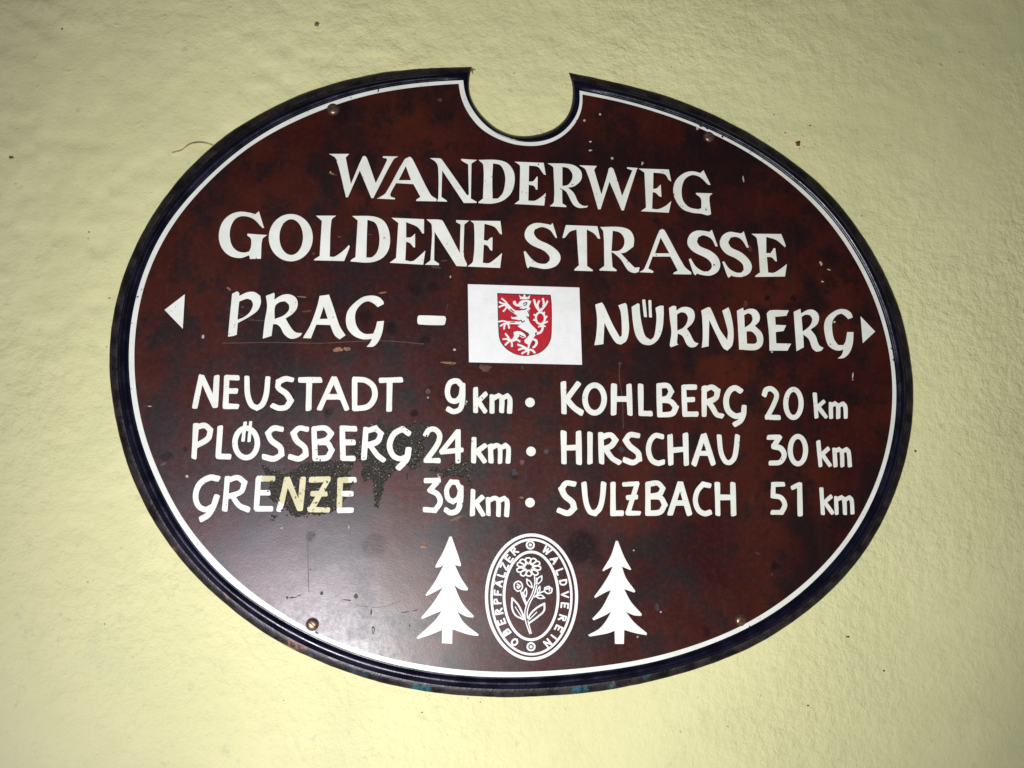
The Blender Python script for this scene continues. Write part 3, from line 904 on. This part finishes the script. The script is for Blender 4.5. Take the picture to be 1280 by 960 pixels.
letters('white hand-painted distance 51 km', [
    R.st(26, [(806, 620), (754, 621)], [(754, 621), (752, 682)], [(752, 682), (795, 692), (815, 730), (798, 770), (750, 770)]),
    R.st(26, [(857, 638), (893, 621)], [(894, 622), (897, 780)]),
] + km(R, 0, 0, [(1010, 645), (1018, 775)], [(1060, 687), (1024, 718)], [(1028, 716), (1068, 772)], [(1088, 692), (1092, 775)], [(1092, 702), (1117, 690), (1131, 702), (1136, 775)], [(1138, 702), (1159, 690), (1171, 704), (1176, 772)], 22))
for cy in (212, 457, 713):
    attach_flat('dot', M.disc(650 if cy != 457 else 655, cy, 24), HL, TL, M_WHITE)

# ------------------------------------------------------------------ fir trees
T1 = Crop(515, 665, 6.621)
T2 = Crop(730, 670, 6.857)
attach_flat('fir_tree_silhouette', T1.poly([(310, 38), (328, 38), (405, 265), (400, 285), (355, 272), (400, 370), (465, 470), (455, 485), (400, 475), (350, 440), (400, 560), (440, 620), (512, 695), (505, 708), (450, 700), (375, 660), (430, 750), (552, 848), (545, 860), (470, 850), (335, 805), (332, 925), (247, 920), (250, 810), (140, 855), (45, 885), (40, 870), (130, 790), (200, 720), (245, 655), (200, 670), (85, 720), (75, 708), (150, 620), (200, 550), (255, 460), (200, 490), (120, 530), (112, 520), (190, 410), (262, 272), (230, 290), (195, 295), (195, 280), (260, 160)]), HL, TL, M_PANEL)
attach_flat('fir_tree_silhouette', T2.poly([(272, 42), (290, 42), (345, 180), (405, 285), (395, 292), (325, 262), (360, 360), (440, 470), (430, 485), (345, 455), (400, 560), (495, 668), (490, 685), (430, 680), (360, 650), (430, 740), (540, 832), (535, 850), (450, 835), (345, 805), (342, 925), (265, 925), (262, 812), (200, 835), (50, 862), (35, 848), (130, 795), (190, 725), (232, 650), (180, 680), (85, 722), (70, 710), (150, 620), (200, 530), (230, 465), (190, 480), (95, 532), (88, 518), (160, 420), (215, 330), (245, 262), (215, 275), (165, 302), (158, 292), (230, 170)]), HL, TL, M_PANEL)

# ------------------------------------------------------------------ coat-of-arms panel
panel = part_group('coat_of_arms_panel', 'white rectangular panel with red shield and white lion')
attach_flat('panel', [[[(584.8, 355.2), (724.2, 359.4), (727.6, 456.0), (586.2, 452.8)]]], HL, TL, M_PANEL, parent=panel)
SH = Crop(610, 360, 10.667)
sh_pts = [(122, 68), (480, 80), (836, 92), (850, 230), (850, 560), (838, 680), (790, 780), (700, 860), (590, 898), (500, 906), (430, 900), (345, 876), (240, 810), (168, 720), (142, 620), (130, 300)]
sh_o = SH.poly(sh_pts)[0][0]
cx = sum(p[0] for p in sh_o) / len(sh_o); cy = sum(p[1] for p in sh_o) / len(sh_o)
sh_i = [(cx + (x - cx) * 0.965, cy + (y - cy) * 0.972) for x, y in sh_o]
attach_flat('shield_outline', [[sh_o, sh_i]], HL + 0.00010, 0.00012, M_BLACK, parent=panel)
attach_flat('shield', [[sh_o]], HL + 0.00006, 0.00008, M_RED, parent=panel)
HS = HL + 0.00014


def shp(name, shapes, mat=M_PANEL, dh=0.0):
    return attach_flat(name, shapes, HS + dh, 0.00010, mat, parent=panel)


shp('lion_crown', SH.poly([(415, 90), (440, 115), (470, 118), (478, 86), (494, 86), (502, 118), (530, 120), (562, 92), (556, 122), (548, 146), (430, 150)]))
shp('lion_body',
    SH.poly([(415, 190), (460, 162), (520, 158), (578, 176), (562, 215), (545, 245), (566, 275), (540, 300), (560, 350), (535, 385), (555, 455), (600, 510), (650, 560), (655, 600), (620, 645), (590, 700), (560, 760), (545, 830), (520, 825), (535, 755), (490, 730), (485, 695), (540, 640), (545, 605), (470, 560), (395, 510), (440, 480), (410, 430), (318, 412), (305, 380), (345, 390), (395, 375), (360, 345), (368, 298), (430, 300), (465, 270), (430, 275), (420, 262), (455, 246), (385, 246), (340, 215), (332, 180), (352, 168), (372, 178), (374, 205), (400, 218)])
    + SH.st(44, [(378, 335), (310, 285), (245, 220)])
    + SH.st(22, [(250, 215), (190, 205), (152, 188)], [(250, 200), (215, 165), (184, 142)], [(240, 225), (190, 235), (150, 252)], [(250, 235), (235, 275), (206, 308)])
    + SH.st(38, [(420, 468), (350, 462), (250, 462)])
    + SH.st(22, [(250, 452), (200, 440), (146, 448)], [(235, 470), (200, 485), (168, 505)], [(235, 475), (218, 510), (214, 545)], [(265, 470), (275, 500), (282, 532)])
    + SH.poly([(340, 590), (380, 575), (440, 582), (500, 625), (505, 655), (470, 665), (415, 640), (385, 680), (340, 715), (280, 715), (270, 690), (325, 680), (345, 640)])
    + SH.st(24, [(290, 690), (265, 650), (235, 612)], [(290, 700), (245, 680), (202, 682)], [(290, 705), (260, 730), (232, 756)], [(310, 705), (318, 740), (320, 776)], [(340, 700), (385, 690), (422, 712)])
    + SH.st(26, [(540, 825), (470, 805), (410, 822)], [(530, 815), (455, 775), (400, 756)], [(535, 830), (490, 850), (455, 872)], [(540, 830), (540, 860), (532, 882)], [(545, 820), (590, 830), (622, 862)])
    + SH.st(32, [(600, 685), (640, 700), (648, 735), (625, 775), (605, 790)]))
shp('lion_tail',
    SH.st(29, [(640, 608), (700, 590), (728, 540), (725, 490), (745, 465)])
    + SH.oval(698, 402, 60, 78, 27)
    + SH.st(27, [(690, 310), (640, 240), (615, 160)], [(690, 295), (660, 230), (680, 175)], [(710, 295), (760, 235), (792, 180)], [(715, 275), (745, 220), (732, 145)])
    + SH.st(22, [(755, 420), (785, 378)], [(745, 470), (790, 448)], [(645, 370), (615, 355)], [(640, 430), (612, 425)], [(725, 500), (760, 510)], [(715, 505), (678, 515)], [(735, 350), (752, 325)]))
shp('lion_detail', SH.st(11, [(470, 215), (500, 195), (520, 200), (505, 225), (480, 235)], [(430, 285), (470, 290), (510, 275)], [(530, 310), (555, 355)], [(515, 380), (535, 405)],
                         [(415, 440), (440, 430), (455, 460), (485, 440)], [(300, 285), (345, 325)], [(300, 458), (360, 455)], [(465, 575), (520, 600), (545, 630)], [(500, 610), (510, 635)],
                         [(420, 630), (480, 655)], [(600, 700), (610, 740), (590, 780)], [(685, 270), (705, 240), (722, 262)]), M_BLACK, 0.0006 * 0.5)

# ------------------------------------------------------------------ club emblem
emblem = part_group('club_emblem', 'white oval emblem with ring lettering OBERPFÄLZER WALDVEREIN and a flower')


def emb(name, shapes, dh=0.0):
    return attach_flat(name, shapes, HL + dh, TL, M_PANEL, parent=emblem)


def ring_px(cx, cy, rx, ry, w, n=72):
    c = [(math.cos(2 * math.pi * k / n), math.sin(2 * math.pi * k / n)) for k in range(n)]
    return [[[(cx + a * (rx + w / 2), cy + b * (ry + w / 2)) for a, b in c], [(cx + a * (rx - w / 2), cy + b * (ry - w / 2)) for a, b in c]]]


emb('ring', ring_px(664.4, 746.2, 56.3, 77.5, 3.9))
emb('ring', ring_px(664.4, 746.2, 49.9, 71.7, 3.0))
emb('ring', ring_px(663.8, 744.8, 33.8, 54.9, 3.4))
for (x, y) in ((662.9, 681.3), (663.8, 808.4)):
    emb('rosette', ring_px(x, y, 4.6, 4.6, 2.2, 24) + PX.disc(x, y, 2.0, 16))

GL = {  # simple capitals in a unit box, y up
    'O': [[(.5, 1), (.12, .8), (.08, .3), (.5, 0), (.92, .25), (.9, .8), (.5, 1)]],
    'B': [[(0.1, 0), (0.1, 1)], [(0.1, 1), (.7, .95), (.8, .72), (.1, .54)], [(.1, .54), (.85, .45), (.85, .1), (.1, 0)]],
    'E': [[(0.1, 0), (0.1, 1)], [(0.1, 1), (.9, 1)], [(.1, .5), (.75, .5)], [(.1, 0), (.9, 0)]],
    'R': [[(0.1, 0), (0.1, 1)], [(0.1, 1), (.75, .95), (.85, .7), (.1, .48)], [(.4, .48), (.95, 0)]],
    'P': [[(0.1, 0), (0.1, 1)], [(0.1, 1), (.78, .95), (.85, .65), (.1, .45)]],
    'F': [[(0.1, 0), (0.1, 1)], [(0.1, 1), (.9, 1)], [(.1, .52), (.72, .52)]],
    'A': [[(0, 0), (.5, 1)], [(.5, 1), (1, 0)], [(.2, .36), (.8, .36)]],
    'Ä': [[(0, 0), (.5, .95)], [(.5, .95), (1, 0)], [(.2, .36), (.8, .36)], [(.2, 1.18), (.24, 1.22)], [(.78, 1.18), (.82, 1.22)]],
    'L': [[(0.15, 1), (0.15, 0)], [(.15, 0), (.9, 0)]],
    'Z': [[(.05, 1), (.92, 1)], [(.92, 1), (.05, 0)], [(.05, 0), (.95, 0)]],
    'W': [[(0, 1), (.25, 0)], [(.25, 0), (.5, .8)], [(.5, .8), (.75, 0)], [(.75, 0), (1, 1)]],
    'D': [[(0.1, 0), (0.1, 1)], [(0.1, 1), (.7, .9), (.92, .5), (.7, .1), (.1, 0)]],
    'V': [[(0, 1), (.5, 0)], [(.5, 0), (1, 1)]],
    'I': [[(.5, 0), (.5, 1)]],
    'N': [[(0.08, 0), (0.08, 1)], [(.08, 1), (.92, 0)], [(.92, 0), (.92, 1)]],
}
S6 = 5.646


def ring_letters(text, centres):
    for ch, (u, v) in zip(text, centres):
        x, y = 600 + u / S6, 660 + v / S6
        # outward normal of the ellipse is "up" for the letter
        nx, ny = (x - 664.0) / 42.0 ** 2, (y - 745.5) / 64.0 ** 2
        l = math.hypot(nx, ny); nx /= l; ny /= l
        tx, ty = -ny, nx                      # reading direction (clockwise)
        Hh, Ww = 8.4, (6.8 if ch not in 'WI' else 8.6 if ch == 'W' else 6)
        shapes = []
        for s in GL[ch]:
            pts = [(x + (a - .5) * Ww * tx + (b - .5) * Hh * nx, y + (a - .5) * Ww * ty + (b - .5) * Hh * ny) for a, b in s]
            for seg in split_corners(pts, 75):
                shapes.append([ribbon(smooth_open(seg), 2.2)])
        emb('letter', shapes)


ring_letters('OBERPFÄLZER', [(245, 805), (188, 735), (152, 662), (134, 590), (124, 517), (126, 455), (132, 392), (150, 325), (172, 270), (205, 215), (243, 163)])
ring_letters('WALDVEREIN', [(473, 157), (527, 225), (565, 308), (588, 385), (600, 470), (598, 547), (582, 635), (556, 710), (522, 770), (478, 812)])

FL = Crop(625, 690, 8.727)
emb('flower_stem', FL.st(13, [(376, 268), (380, 340), (352, 450), (292, 570), (271, 660), (281, 760), (325, 890)],
                         [(398, 285), (402, 350), (376, 455), (320, 570), (297, 660), (305, 745), (340, 885)],
                         [(225, 430), (248, 500), (283, 580)], [(245, 440), (268, 510), (292, 565)], [(478, 428), (420, 455), (378, 490)]))
for k in range(10):
    a = 2 * math.pi * k / 10 + 0.25 + _rs.uniform(-0.10, 0.10)
    ca, sa = math.cos(a), math.sin(a)
    ox, oy = 140 * _rs.uniform(0.92, 1.08), 104 * _rs.uniform(0.92, 1.08)
    pt = lambda r, t: (312 + ca * r * ox - sa * t * 46 * 1.15, 162 + sa * r * oy + ca * t * 46 * 0.9)
    emb('petal', FL.st(15, [pt(.32, 0), pt(.72, .55), pt(.96, .38), pt(1.0, 0), pt(.96, -.38), pt(.72, -.55), pt(.32, 0)]), dh=0.00003 * (k % 2))
emb('flower_bud', FL.st(15, [(200, 318), (160, 340), (158, 395), (190, 428), (230, 415), (245, 375), (230, 335), (200, 318)], [(190, 350), (220, 370), (200, 395), (185, 375)]))
emb('flower_bud', FL.st(15, [(530, 375), (490, 390), (485, 430), (520, 452), (560, 440), (568, 400), (530, 375)], [(505, 405), (540, 395), (540, 425)]))
for loop in ([(255, 735), (170, 690), (132, 610), (132, 502), (200, 580), (248, 680), (262, 730)], [(318, 775), (420, 700), (480, 640), (484, 562), (400, 610), (330, 680), (306, 740)]):
    emb('leaf', FL.st(19, loop))
emb('leaf_rib', FL.st(10, [(165, 598), (238, 712)]))
emb('leaf_rib', FL.st(10, [(402, 655), (322, 735)]))
for loop in ([(345, 388), (300, 350), (292, 295), (335, 330), (352, 385)], [(395, 352), (412, 290), (456, 260), (452, 312), (402, 358)],
             [(395, 482), (450, 470), (488, 500), (430, 506), (395, 486)], [(280, 490), (258, 450), (284, 395), (292, 440), (282, 488)], [(405, 455), (412, 410), (434, 374), (436, 420), (410, 458)]):
    emb('leaf', FL.st(13, loop))

# ------------------------------------------------------------------ corroded patches, chips, scratches
HC = HF + 0.00006


def jag(pts, amp, seed, step=2.0):
    r = random.Random(seed)
    out = []
    n = len(pts)
    for i in range(n):
        a, b = pts[i], pts[(i + 1) % n]
        d = math.dist(a, b)
        k = max(1, int(d / step))
        nx, ny = -(b[1] - a[1]) / d, (b[0] - a[0]) / d
        for j in range(k):
            t = j / k
            o = r.uniform(-amp, amp)
            out.append((a[0] + (b[0] - a[0]) * t + nx * o, a[1] + (b[1] - a[1]) * t + ny * o))
    return out


K = Crop(300, 480, 4.0)
PATCH = [
    [(105, 395), (150, 430), (200, 430), (225, 450), (280, 420), (320, 395), (400, 385), (500, 385), (575, 380), (560, 420), (540, 450), (575, 470), (560, 500), (545, 560), (500, 600), (470, 640), (400, 655), (330, 650), (290, 665), (255, 655), (230, 625), (190, 600), (150, 580), (135, 540), (150, 500), (125, 450)],
    [(560, 300), (600, 270), (640, 215), (690, 190), (715, 160), (712, 200), (740, 215), (790, 225), (850, 205), (880, 180), (870, 215), (930, 200), (960, 195), (925, 240), (915, 300), (935, 330), (905, 380), (880, 420), (850, 445), (845, 400), (800, 405), (760, 450), (725, 490), (705, 570), (690, 625), (672, 600), (668, 520), (660, 480), (620, 490), (604, 440), (620, 410), (586, 376), (545, 345)],
    [(945, 430), (985, 420), (1010, 435), (1060, 405), (1100, 385), (1160, 390), (1165, 430), (1140, 450), (1170, 510), (1150, 515), (1120, 470), (1080, 460), (1030, 465), (990, 445)],
    [(150, 652), (190, 662), (170, 672), (155, 664)], [(830, 450), (842, 470), (835, 478), (826, 462)],
]
for i, p in enumerate(PATCH):
    o = attach_flat('corroded_patch', [[jag(K.pts(p), 1.3, i, 1.7)]], HC + i * 0.00001, 0.00008, M_CORR)
r = random.Random(11)
# flakes scattered round the patches
flk = []
for k in range(90):
    p = r.choice(PATCH[:3]); q_ = r.choice(p)
    x, y = K.pts([q_])[0]
    x += r.gauss(0, 3.2); y += r.gauss(0, 2.6); s = r.uniform(0.5, 1.5)
    flk.append([[(x + s * r.uniform(.6, 1.3) * math.cos(a), y + s * r.uniform(.5, 1.2) * math.sin(a)) for a in [j * math.pi / 3 for j in range(6)]]])
fl_o = flat_piece('corroded_flakes', flk, HC - 0.00004, 0.00004, M_CORR, None)
fl_o['kind'] = 'stuff'
attach(fl_o)


def chip(name, x, y, wx, wy, mat, ang=0.0, seed=0, h=0.00005):
    rr = random.Random(seed * 31 + int(x * 7 + y))
    n = 11
    ca, sa = math.cos(ang), math.sin(ang)
    pts = []
    for k in range(n):
        a = 2 * math.pi * k / n
        f = rr.uniform(0.65, 1.15)
        u, v = wx / 2 * math.cos(a) * f, wy / 2 * math.sin(a) * f
        pts.append((x + u * ca - v * sa, y + u * sa + v * ca))
    return attach_flat(name, [[pts]], HF + h, 0.00006, mat)


for (x, y, a, b, m, g) in [
    (422, 437, 13, 6, M_TAN, 0), (434, 436, 9, 5, M_TAN, .1), (559, 453.5, 18, 3, M_TAN, .1), (566, 454, 9, 3, M_TAN, -.1), (286, 361, 7, 3, M_TAN, .6),
    (378, 371, 14, 2, M_TAN, .1), (478, 366, 12, 2, M_TAN, -.15), (384, 389, 13, 2.5, M_SCRATCH, -.1), (528, 679, 15, 7, M_REDDISH, -.08), (536, 682, 10, 4, M_REDDISH, .2), (529, 684, 9, 3, M_TAN, .2),
    (303, 384, 4, 3, M_SCRATCH, 0), (571, 648, 17, 5, M_REDDISH, -.4), (606, 460, 18, 9, M_SCRATCH, .2),
    (750, 143, 3, 3, M_SPECK, 0), (730.5, 150.6, 3.6, 3.6, M_SPECK, 0), (738, 188, 4.5, 3, M_SPECK, 0), (738, 177, 4, 2, M_SPECK, 0), (765, 198, 3.5, 4, M_SPECK, 0), (803, 204, 3, 5, M_SPECK, .4),
    (929.2, 224, 1.8, 10, M_SPECK, -.15), (872, 160, 3.5, 6, M_SPECK, .2), (1026, 329, 3, 7, M_SPECK, -.4), (1036, 337, 5, 2, M_SPECK, .3), (1028, 352, 4, 1.8, M_SPECK, 0), (1043, 402.5, 4, 3, M_SPECK, 0),
    (253.8, 421, 4, 5, M_SPECK, 0), (184, 507.5, 12, 2, M_SCRATCH, 0), (187, 508, 5, 1.4, M_SPECK, 0), (233.8, 595.6, 4.5, 4.5, M_SPECK, 0), (204, 580, 10, 3, M_SCRATCH, -.4),
    (1066, 469, 1.8, 8, M_SPECK, .1), (1066, 474.5, 2, 2, M_SPECK, 0), (547.5, 592, 1.6, 8, M_SPECK, 0), (549, 596, 5, 2, M_SPECK, 0), (413, 215, 2, 2, M_SPECK, 0), (415, 217, 8, 3, M_TAN, .3), (420, 219, 4, 3, M_DENT, 0),
    (568, 437, 4, 3, M_SPECK, 0), (563, 346, 2, 4, M_SPECK, .2), (555, 326, 9, 2.5, M_SCRATCH, -.1), (545, 334, 14, 2.5, M_SCRATCH, .1), (463, 293, 7, 2, M_SCRATCH, 0), (424, 296, 6, 2, M_SCRATCH, 0), (392, 317, 5, 3, M_SCRATCH, 0),
    (937, 311, 6, 9, M_SCRATCH, -.3), (932, 380, 6, 9, M_SCRATCH, 0), (821, 759, 6, 10, M_DENT, 0), (826, 765, 2.5, 2.5, M_SPECK, 0), (792, 688, 2.5, 2.5, M_SPECK, 0), (797, 796, 2.5, 3, M_SPECK, 0), (777, 562, 8, 7, M_DENT, 0),
    (535, 489, 7, 7, M_SCRATCH, .1), (535, 497, 3, 3, M_SPECK, 0), (683, 564.5, 8, 8, M_DENT, 0), (683, 564.5, 4, 4, M_REDDISH, 0), (652.5, 578, 7, 7, M_REDDISH, 0), (643, 591, 9, 9, M_DENT, 0), (652, 622, 6, 2.5, M_TAN, .1),
    (653, 460, 4, 5, M_DENT, 0), (947, 691.5, 9, 3, M_DENT, .2), (965, 718, 4, 4, M_DENT, 0), (583, 502, 2.5, 3, M_SPECK, 0), (582, 505, 1.5, 3, M_SPECK, 0), (965, 440, 3.5, 2.5, M_SPECK, 0), (775, 454, 5, 3, M_SCRATCH, 0), (340, 645, 5, 2, M_SPECK, .2),
    (352, 660, 3, 2, M_SPECK, 0), (341, 650, 8, 3, M_DENT, .2), (550, 125, 6, 6, M_SCRATCH, 0), (366, 747, 10, 2, M_DENT, -.1), (374, 744.5, 10, 1.4, M_DENT, -.3), (359, 747, 4, 4, M_DENT, 0), (434, 750, 12, 2, M_DENT, .1), (445, 745, 6, 8, M_DENT, .2),
    (464, 765, 2.5, 9, M_DENT, .1), (402, 741.5, 4, 5, M_DENT, 0), (466.5, 788, 4.5, 10, M_DENT, 0), (466.5, 788, 2.2, 6, M_SPECK, 0), (507, 765, 14, 1.6, M_DENT, -.2), (519, 763, 10, 1.6, M_DENT, -.3), (388, 712, 3, 3, M_DENT, 0), (436, 659, 2, 5, M_SPECK, .2), (512, 782, 2, 4, M_DENT, 0)]:
    chip('paint_chip', x, y, a, b, m, g, 1, h=0.00005 + (0.00002 if m in (M_SPECK, M_REDDISH) else 0))
for pts, wd in (([(278, 429), (340, 428), (400, 429), (440, 427), (482, 426), (530, 430)], 1.0), ([(286, 386), (300, 393), (318, 400)], 0.7), ([(310, 400), (330, 401)], 0.8),
                ([(775, 453), (774, 470), (778, 500), (779, 535)], 1.1), ([(384, 660), (386, 740)], 1.2), ([(436, 640), (438, 668)], 0.8), ([(445, 757), (475, 759), (500, 752)], 0.6), ([(560, 380), (556, 398)], .7)):
    attach_flat('scratch', PX.st(wd, pts), HF + 0.00004, 0.00005, M_SCRATCH)

# chips in the white border at the upper right and lower edge
for (x, y, a, b, g) in ((876, 157, 5, 4, .4), (884, 160.5, 4, 3, .4), (903, 171, 3, 3, .4), (473, 113, 2, 5, .3), (172, 371, 4, 2, -.6), (177, 362, 1.6, 2, 0), (937, 783, 2, 2, 0), (1115, 436, 4, 3, .3), (1117, 450, 3, 3, .3), (938, 190, 2, 1.5, 0), (247, 680, 1.6, 1.6, 0), (165, 404, 1.5, 1.5, 0), (396, 791, 6, 3, .5)):
    chip('paint_chip', x, y, a, b, M_DENT, g, 2, h=0.00013)

# chips in lettering
for (x, y, a, b) in ((398, 556, 1.6, 2), (395, 562, 3, 1.2), (404, 541, 1.5, 1.5), (389.5, 566, 1.5, 5), (1037.8, 430.3, 1.6, 1.8), (219.5, 383.5, 1.2, 1.2), (214, 388.7, 1.2, 1.2), (499, 560, 3, 2), (505, 551, 4, 2), (455, 572, 2, 1.2), (335, 614, 3, 2), (380, 628, 2, 2), (405, 634, 3, 1.5)):
    chip('paint_chip', x, y, a, b, M_DENT, 0.3, 5, h=0.00018)


# ------------------------------------------------------------------ screws
def screw(px, py, r_px, slot):
    c = P(px, py, HF)
    rad = r_px * 0.00060
    g = empty('screw', c - sign_loc, sign)
    verts, faces = [], []
    prof = [(1.0, -0.1), (1.0, 0.16), (0.94, 0.30), (0.78, 0.42), (0.5, 0.50), (0.2, 0.53)]
    n = 24
    for (q1, hh) in prof:
        for k in range(n):
            a = 2 * math.pi * k / n
            verts.append((math.cos(a) * rad * q1, -hh * rad * 0.9, math.sin(a) * rad * q1))
    for j in range(len(prof) - 1):
        for k in range(n):
            faces.append((j * n + k, j * n + (k + 1) % n, (j + 1) * n + (k + 1) % n, (j + 1) * n + k))
    faces.append(tuple((len(prof) - 1) * n + k for k in range(n)))
    o = mesh_obj('screw_head', verts, faces, M_SCREW, g, True)
    if sum(p.normal.y for p in o.data.polygons) > 0:
        o.data.flip_normals()
    ca, sa = math.cos(slot), math.sin(slot)
    sv = []
    for (u, v) in ((-.9, -.11), (.9, -.11), (.9, .11), (-.9, .11)):
        for hh in (0.25, 0.56):
            sv.append(((u * ca - v * sa) * rad, -hh * rad * 0.9, (u * sa + v * ca) * rad))
    sf = [(0, 2, 3, 1), (2, 4, 5, 3), (4, 6, 7, 5), (6, 0, 1, 7), (1, 3, 5, 7)]
    mesh_obj('slot', sv, sf, M_DENT, g)
    # dark washer of grime round the head
    verts = []
    for k in range(n):
        a = 2 * math.pi * k / n
        verts.append((math.cos(a) * rad * 1.22, -0.00015, math.sin(a) * rad * 1.22))
    w_ = mesh_obj('grime_ring', verts, [tuple(range(n))], M_DENT, g)
    if w_.data.polygons[0].normal.y > 0:
        w_.data.flip_normals()
    return g


screw(416.5, 137, 6.4, 0.5)
screw(886, 171.5, 6.0, 0.3)
screw(390.5, 780.3, 6.6, -0.75)
screw(925.5, 775.5, 6.0, 0.7)

# ------------------------------------------------------------------ marks on the wall


def wall_blob(name, x, y, rx, ry, mat, hgt=0.0008, seed=0):
    rr = random.Random(int(x * 13 + y * 7 + seed))
    c = P(x, y, 0.0)
    n, rings = 14, 4
    f = [rr.uniform(0.75, 1.2) for _ in range(n)]
    verts = [(c.x, -hgt, c.z)]
    for j in range(1, rings + 1):
        q1 = j / rings
        for k in range(n):
            a = 2 * math.pi * k / n
            verts.append((c.x + math.cos(a) * rx * 0.0006 * q1 * f[k], -hgt * (1 - q1 * q1) * rr.uniform(.7, 1.1) + 0.0004 * q1 ** 3, c.z + math.sin(a) * ry * 0.0006 * q1 * f[k]))
    faces = [(0, 1 + (k + 1) % n, 1 + k) for k in range(n)]
    for j in range(rings - 1):
        for k in range(n):
            a = 1 + j * n + k; b = 1 + j * n + (k + 1) % n
            faces.append((a, b, b + n, a + n))
    o = mesh_obj(name, verts, faces, mat, wall, True)
    if sum(p.normal.y for p in o.data.polygons) > 0:
        o.data.flip_normals()
    return o


wall_blob('rust_spot', 997.6, 179.3, 4.2, 4.6, M_RUST, 0.0013)
for (x, y, rx, ry) in ((77.5, 36, 1.6, 1.3), (13.5, 196.5, 3.2, 2), (839, 84, 1.6, 1.2), (967.5, 143, 1.7, 1.5), (981.5, 166, 1.5, 1.5), (1012.5, 157, 1.8, 1.3), (1005, 183.5, 1.4, 1.2), (999.5, 186, 1.5, 1), (961.5, 175.5, 1.8, 1.2),
                      (136.8, 372.5, 1.5, 1), (133.5, 433.5, 1.2, 1), (146, 323.5, 1.2, 1), (312, 59, 1.2, 1), (184.5, 97, 1.2, 1), (1144.5, 564, 1.8, 1.8), (1105, 838.5, 2.2, 1.5), (1060, 796, 2.6, 1.5), (1010, 882, 2.2, 1.2), (909.5, 908, 2.4, 1.2),
                      (585, 872.6, 1.3, 1), (537, 869, 1.5, 1), (527.5, 890.5, 1.3, 1.3), (600.5, 877.5, 1.2, 1), (61, 849, 2.2, 2), (192, 815, 1.5, 2.5), (131, 780, 1.6, 1.3), (111, 290, 1.2, 1), (28, 706, 2.2, 1), (280, 769, 2, 2.6), (354.5, 875.5, 1.5, 1.2), (618, 121.5, 1.6, 1), (643, 91.5, 2.6, 1.2), (645, 122.5, 2, 1),
                      (640, 166, 2.4, 2.2), (653, 168.5, 2, 1.3), (664, 168, 3, 1.3), (698, 158.5, 1.6, 1.6), (206, 19, 3.2, 1.3), (396, 30, 3, 3)):
    wall_blob('plaster_pit', x, y, rx, ry, M_PIT, 0.0005)


def tube(name, pts3, radii, mat, parent=None, n=7):
    verts, faces = [], []
    for i, p in enumerate(pts3):
        a = pts3[max(0, i - 1)]; b = pts3[min(len(pts3) - 1, i + 1)]
        t = (b - a).normalized()
        u = t.cross(Vector((0, 1, 0))).normalized(); v = t.cross(u)
        for k in range(n):
            an = 2 * math.pi * k / n
            verts.append(p + (u * math.cos(an) + v * math.sin(an)) * radii[i])
    for i in range(len(pts3) - 1):
        for k in range(n):
            faces.append((i * n + k, i * n + (k + 1) % n, (i + 1) * n + (k + 1) % n, (i + 1) * n + k))
    faces.append(tuple(range(n))); faces.append(tuple((len(pts3) - 1) * n + k for k in range(n)))
    return mesh_obj(name, verts, faces, mat, parent, True)


def fibre(pts, hs, r0, r1, label):
    base = P(*pts[0], hs[0])
    path = smooth_open(pts, 6)
    n = len(path)
    p3 = []
    for i, (x, y) in enumerate(path):
        f = i / (n - 1) * (len(hs) - 1); k = min(len(hs) - 2, int(f))
        p3.append(P(x, y, hs[k] + (hs[k + 1] - hs[k]) * (f - k)) - base)
    o = tube('straw_fibre', p3, [r0 + (r1 - r0) * i / (n - 1) for i in range(n)], M_STRAW)
    o.location = base
    o['label'] = label
    o['category'] = 'straw'
    return o


fibre([(215, 191), (227, 187.5), (235, 181.5), (245, 178.6), (256, 178.8), (266, 182)], [0.0005, 0.0012, 0.002, 0.0022, 0.002, 0.0012], 0.00050, 0.00018,
      'dry curled straw fibre on plaster against the upper rim of the oval sign')

# frayed bits of metal at the notch corner and crumbs of dirt on the upper rim
for pts in ([(588, 84.5), (590.5, 87), (594, 88)], [(588, 86), (590, 90), (591, 93)], [(587.5, 88), (591, 88.5)]):
    tb = tube('frayed_edge', [P(x, y, 0.0016 + 0.0004 * i) for i, (x, y) in enumerate(pts)], [0.00035, 0.0003, 0.00015][:len(pts)], M_TAN)
    attach(tb)
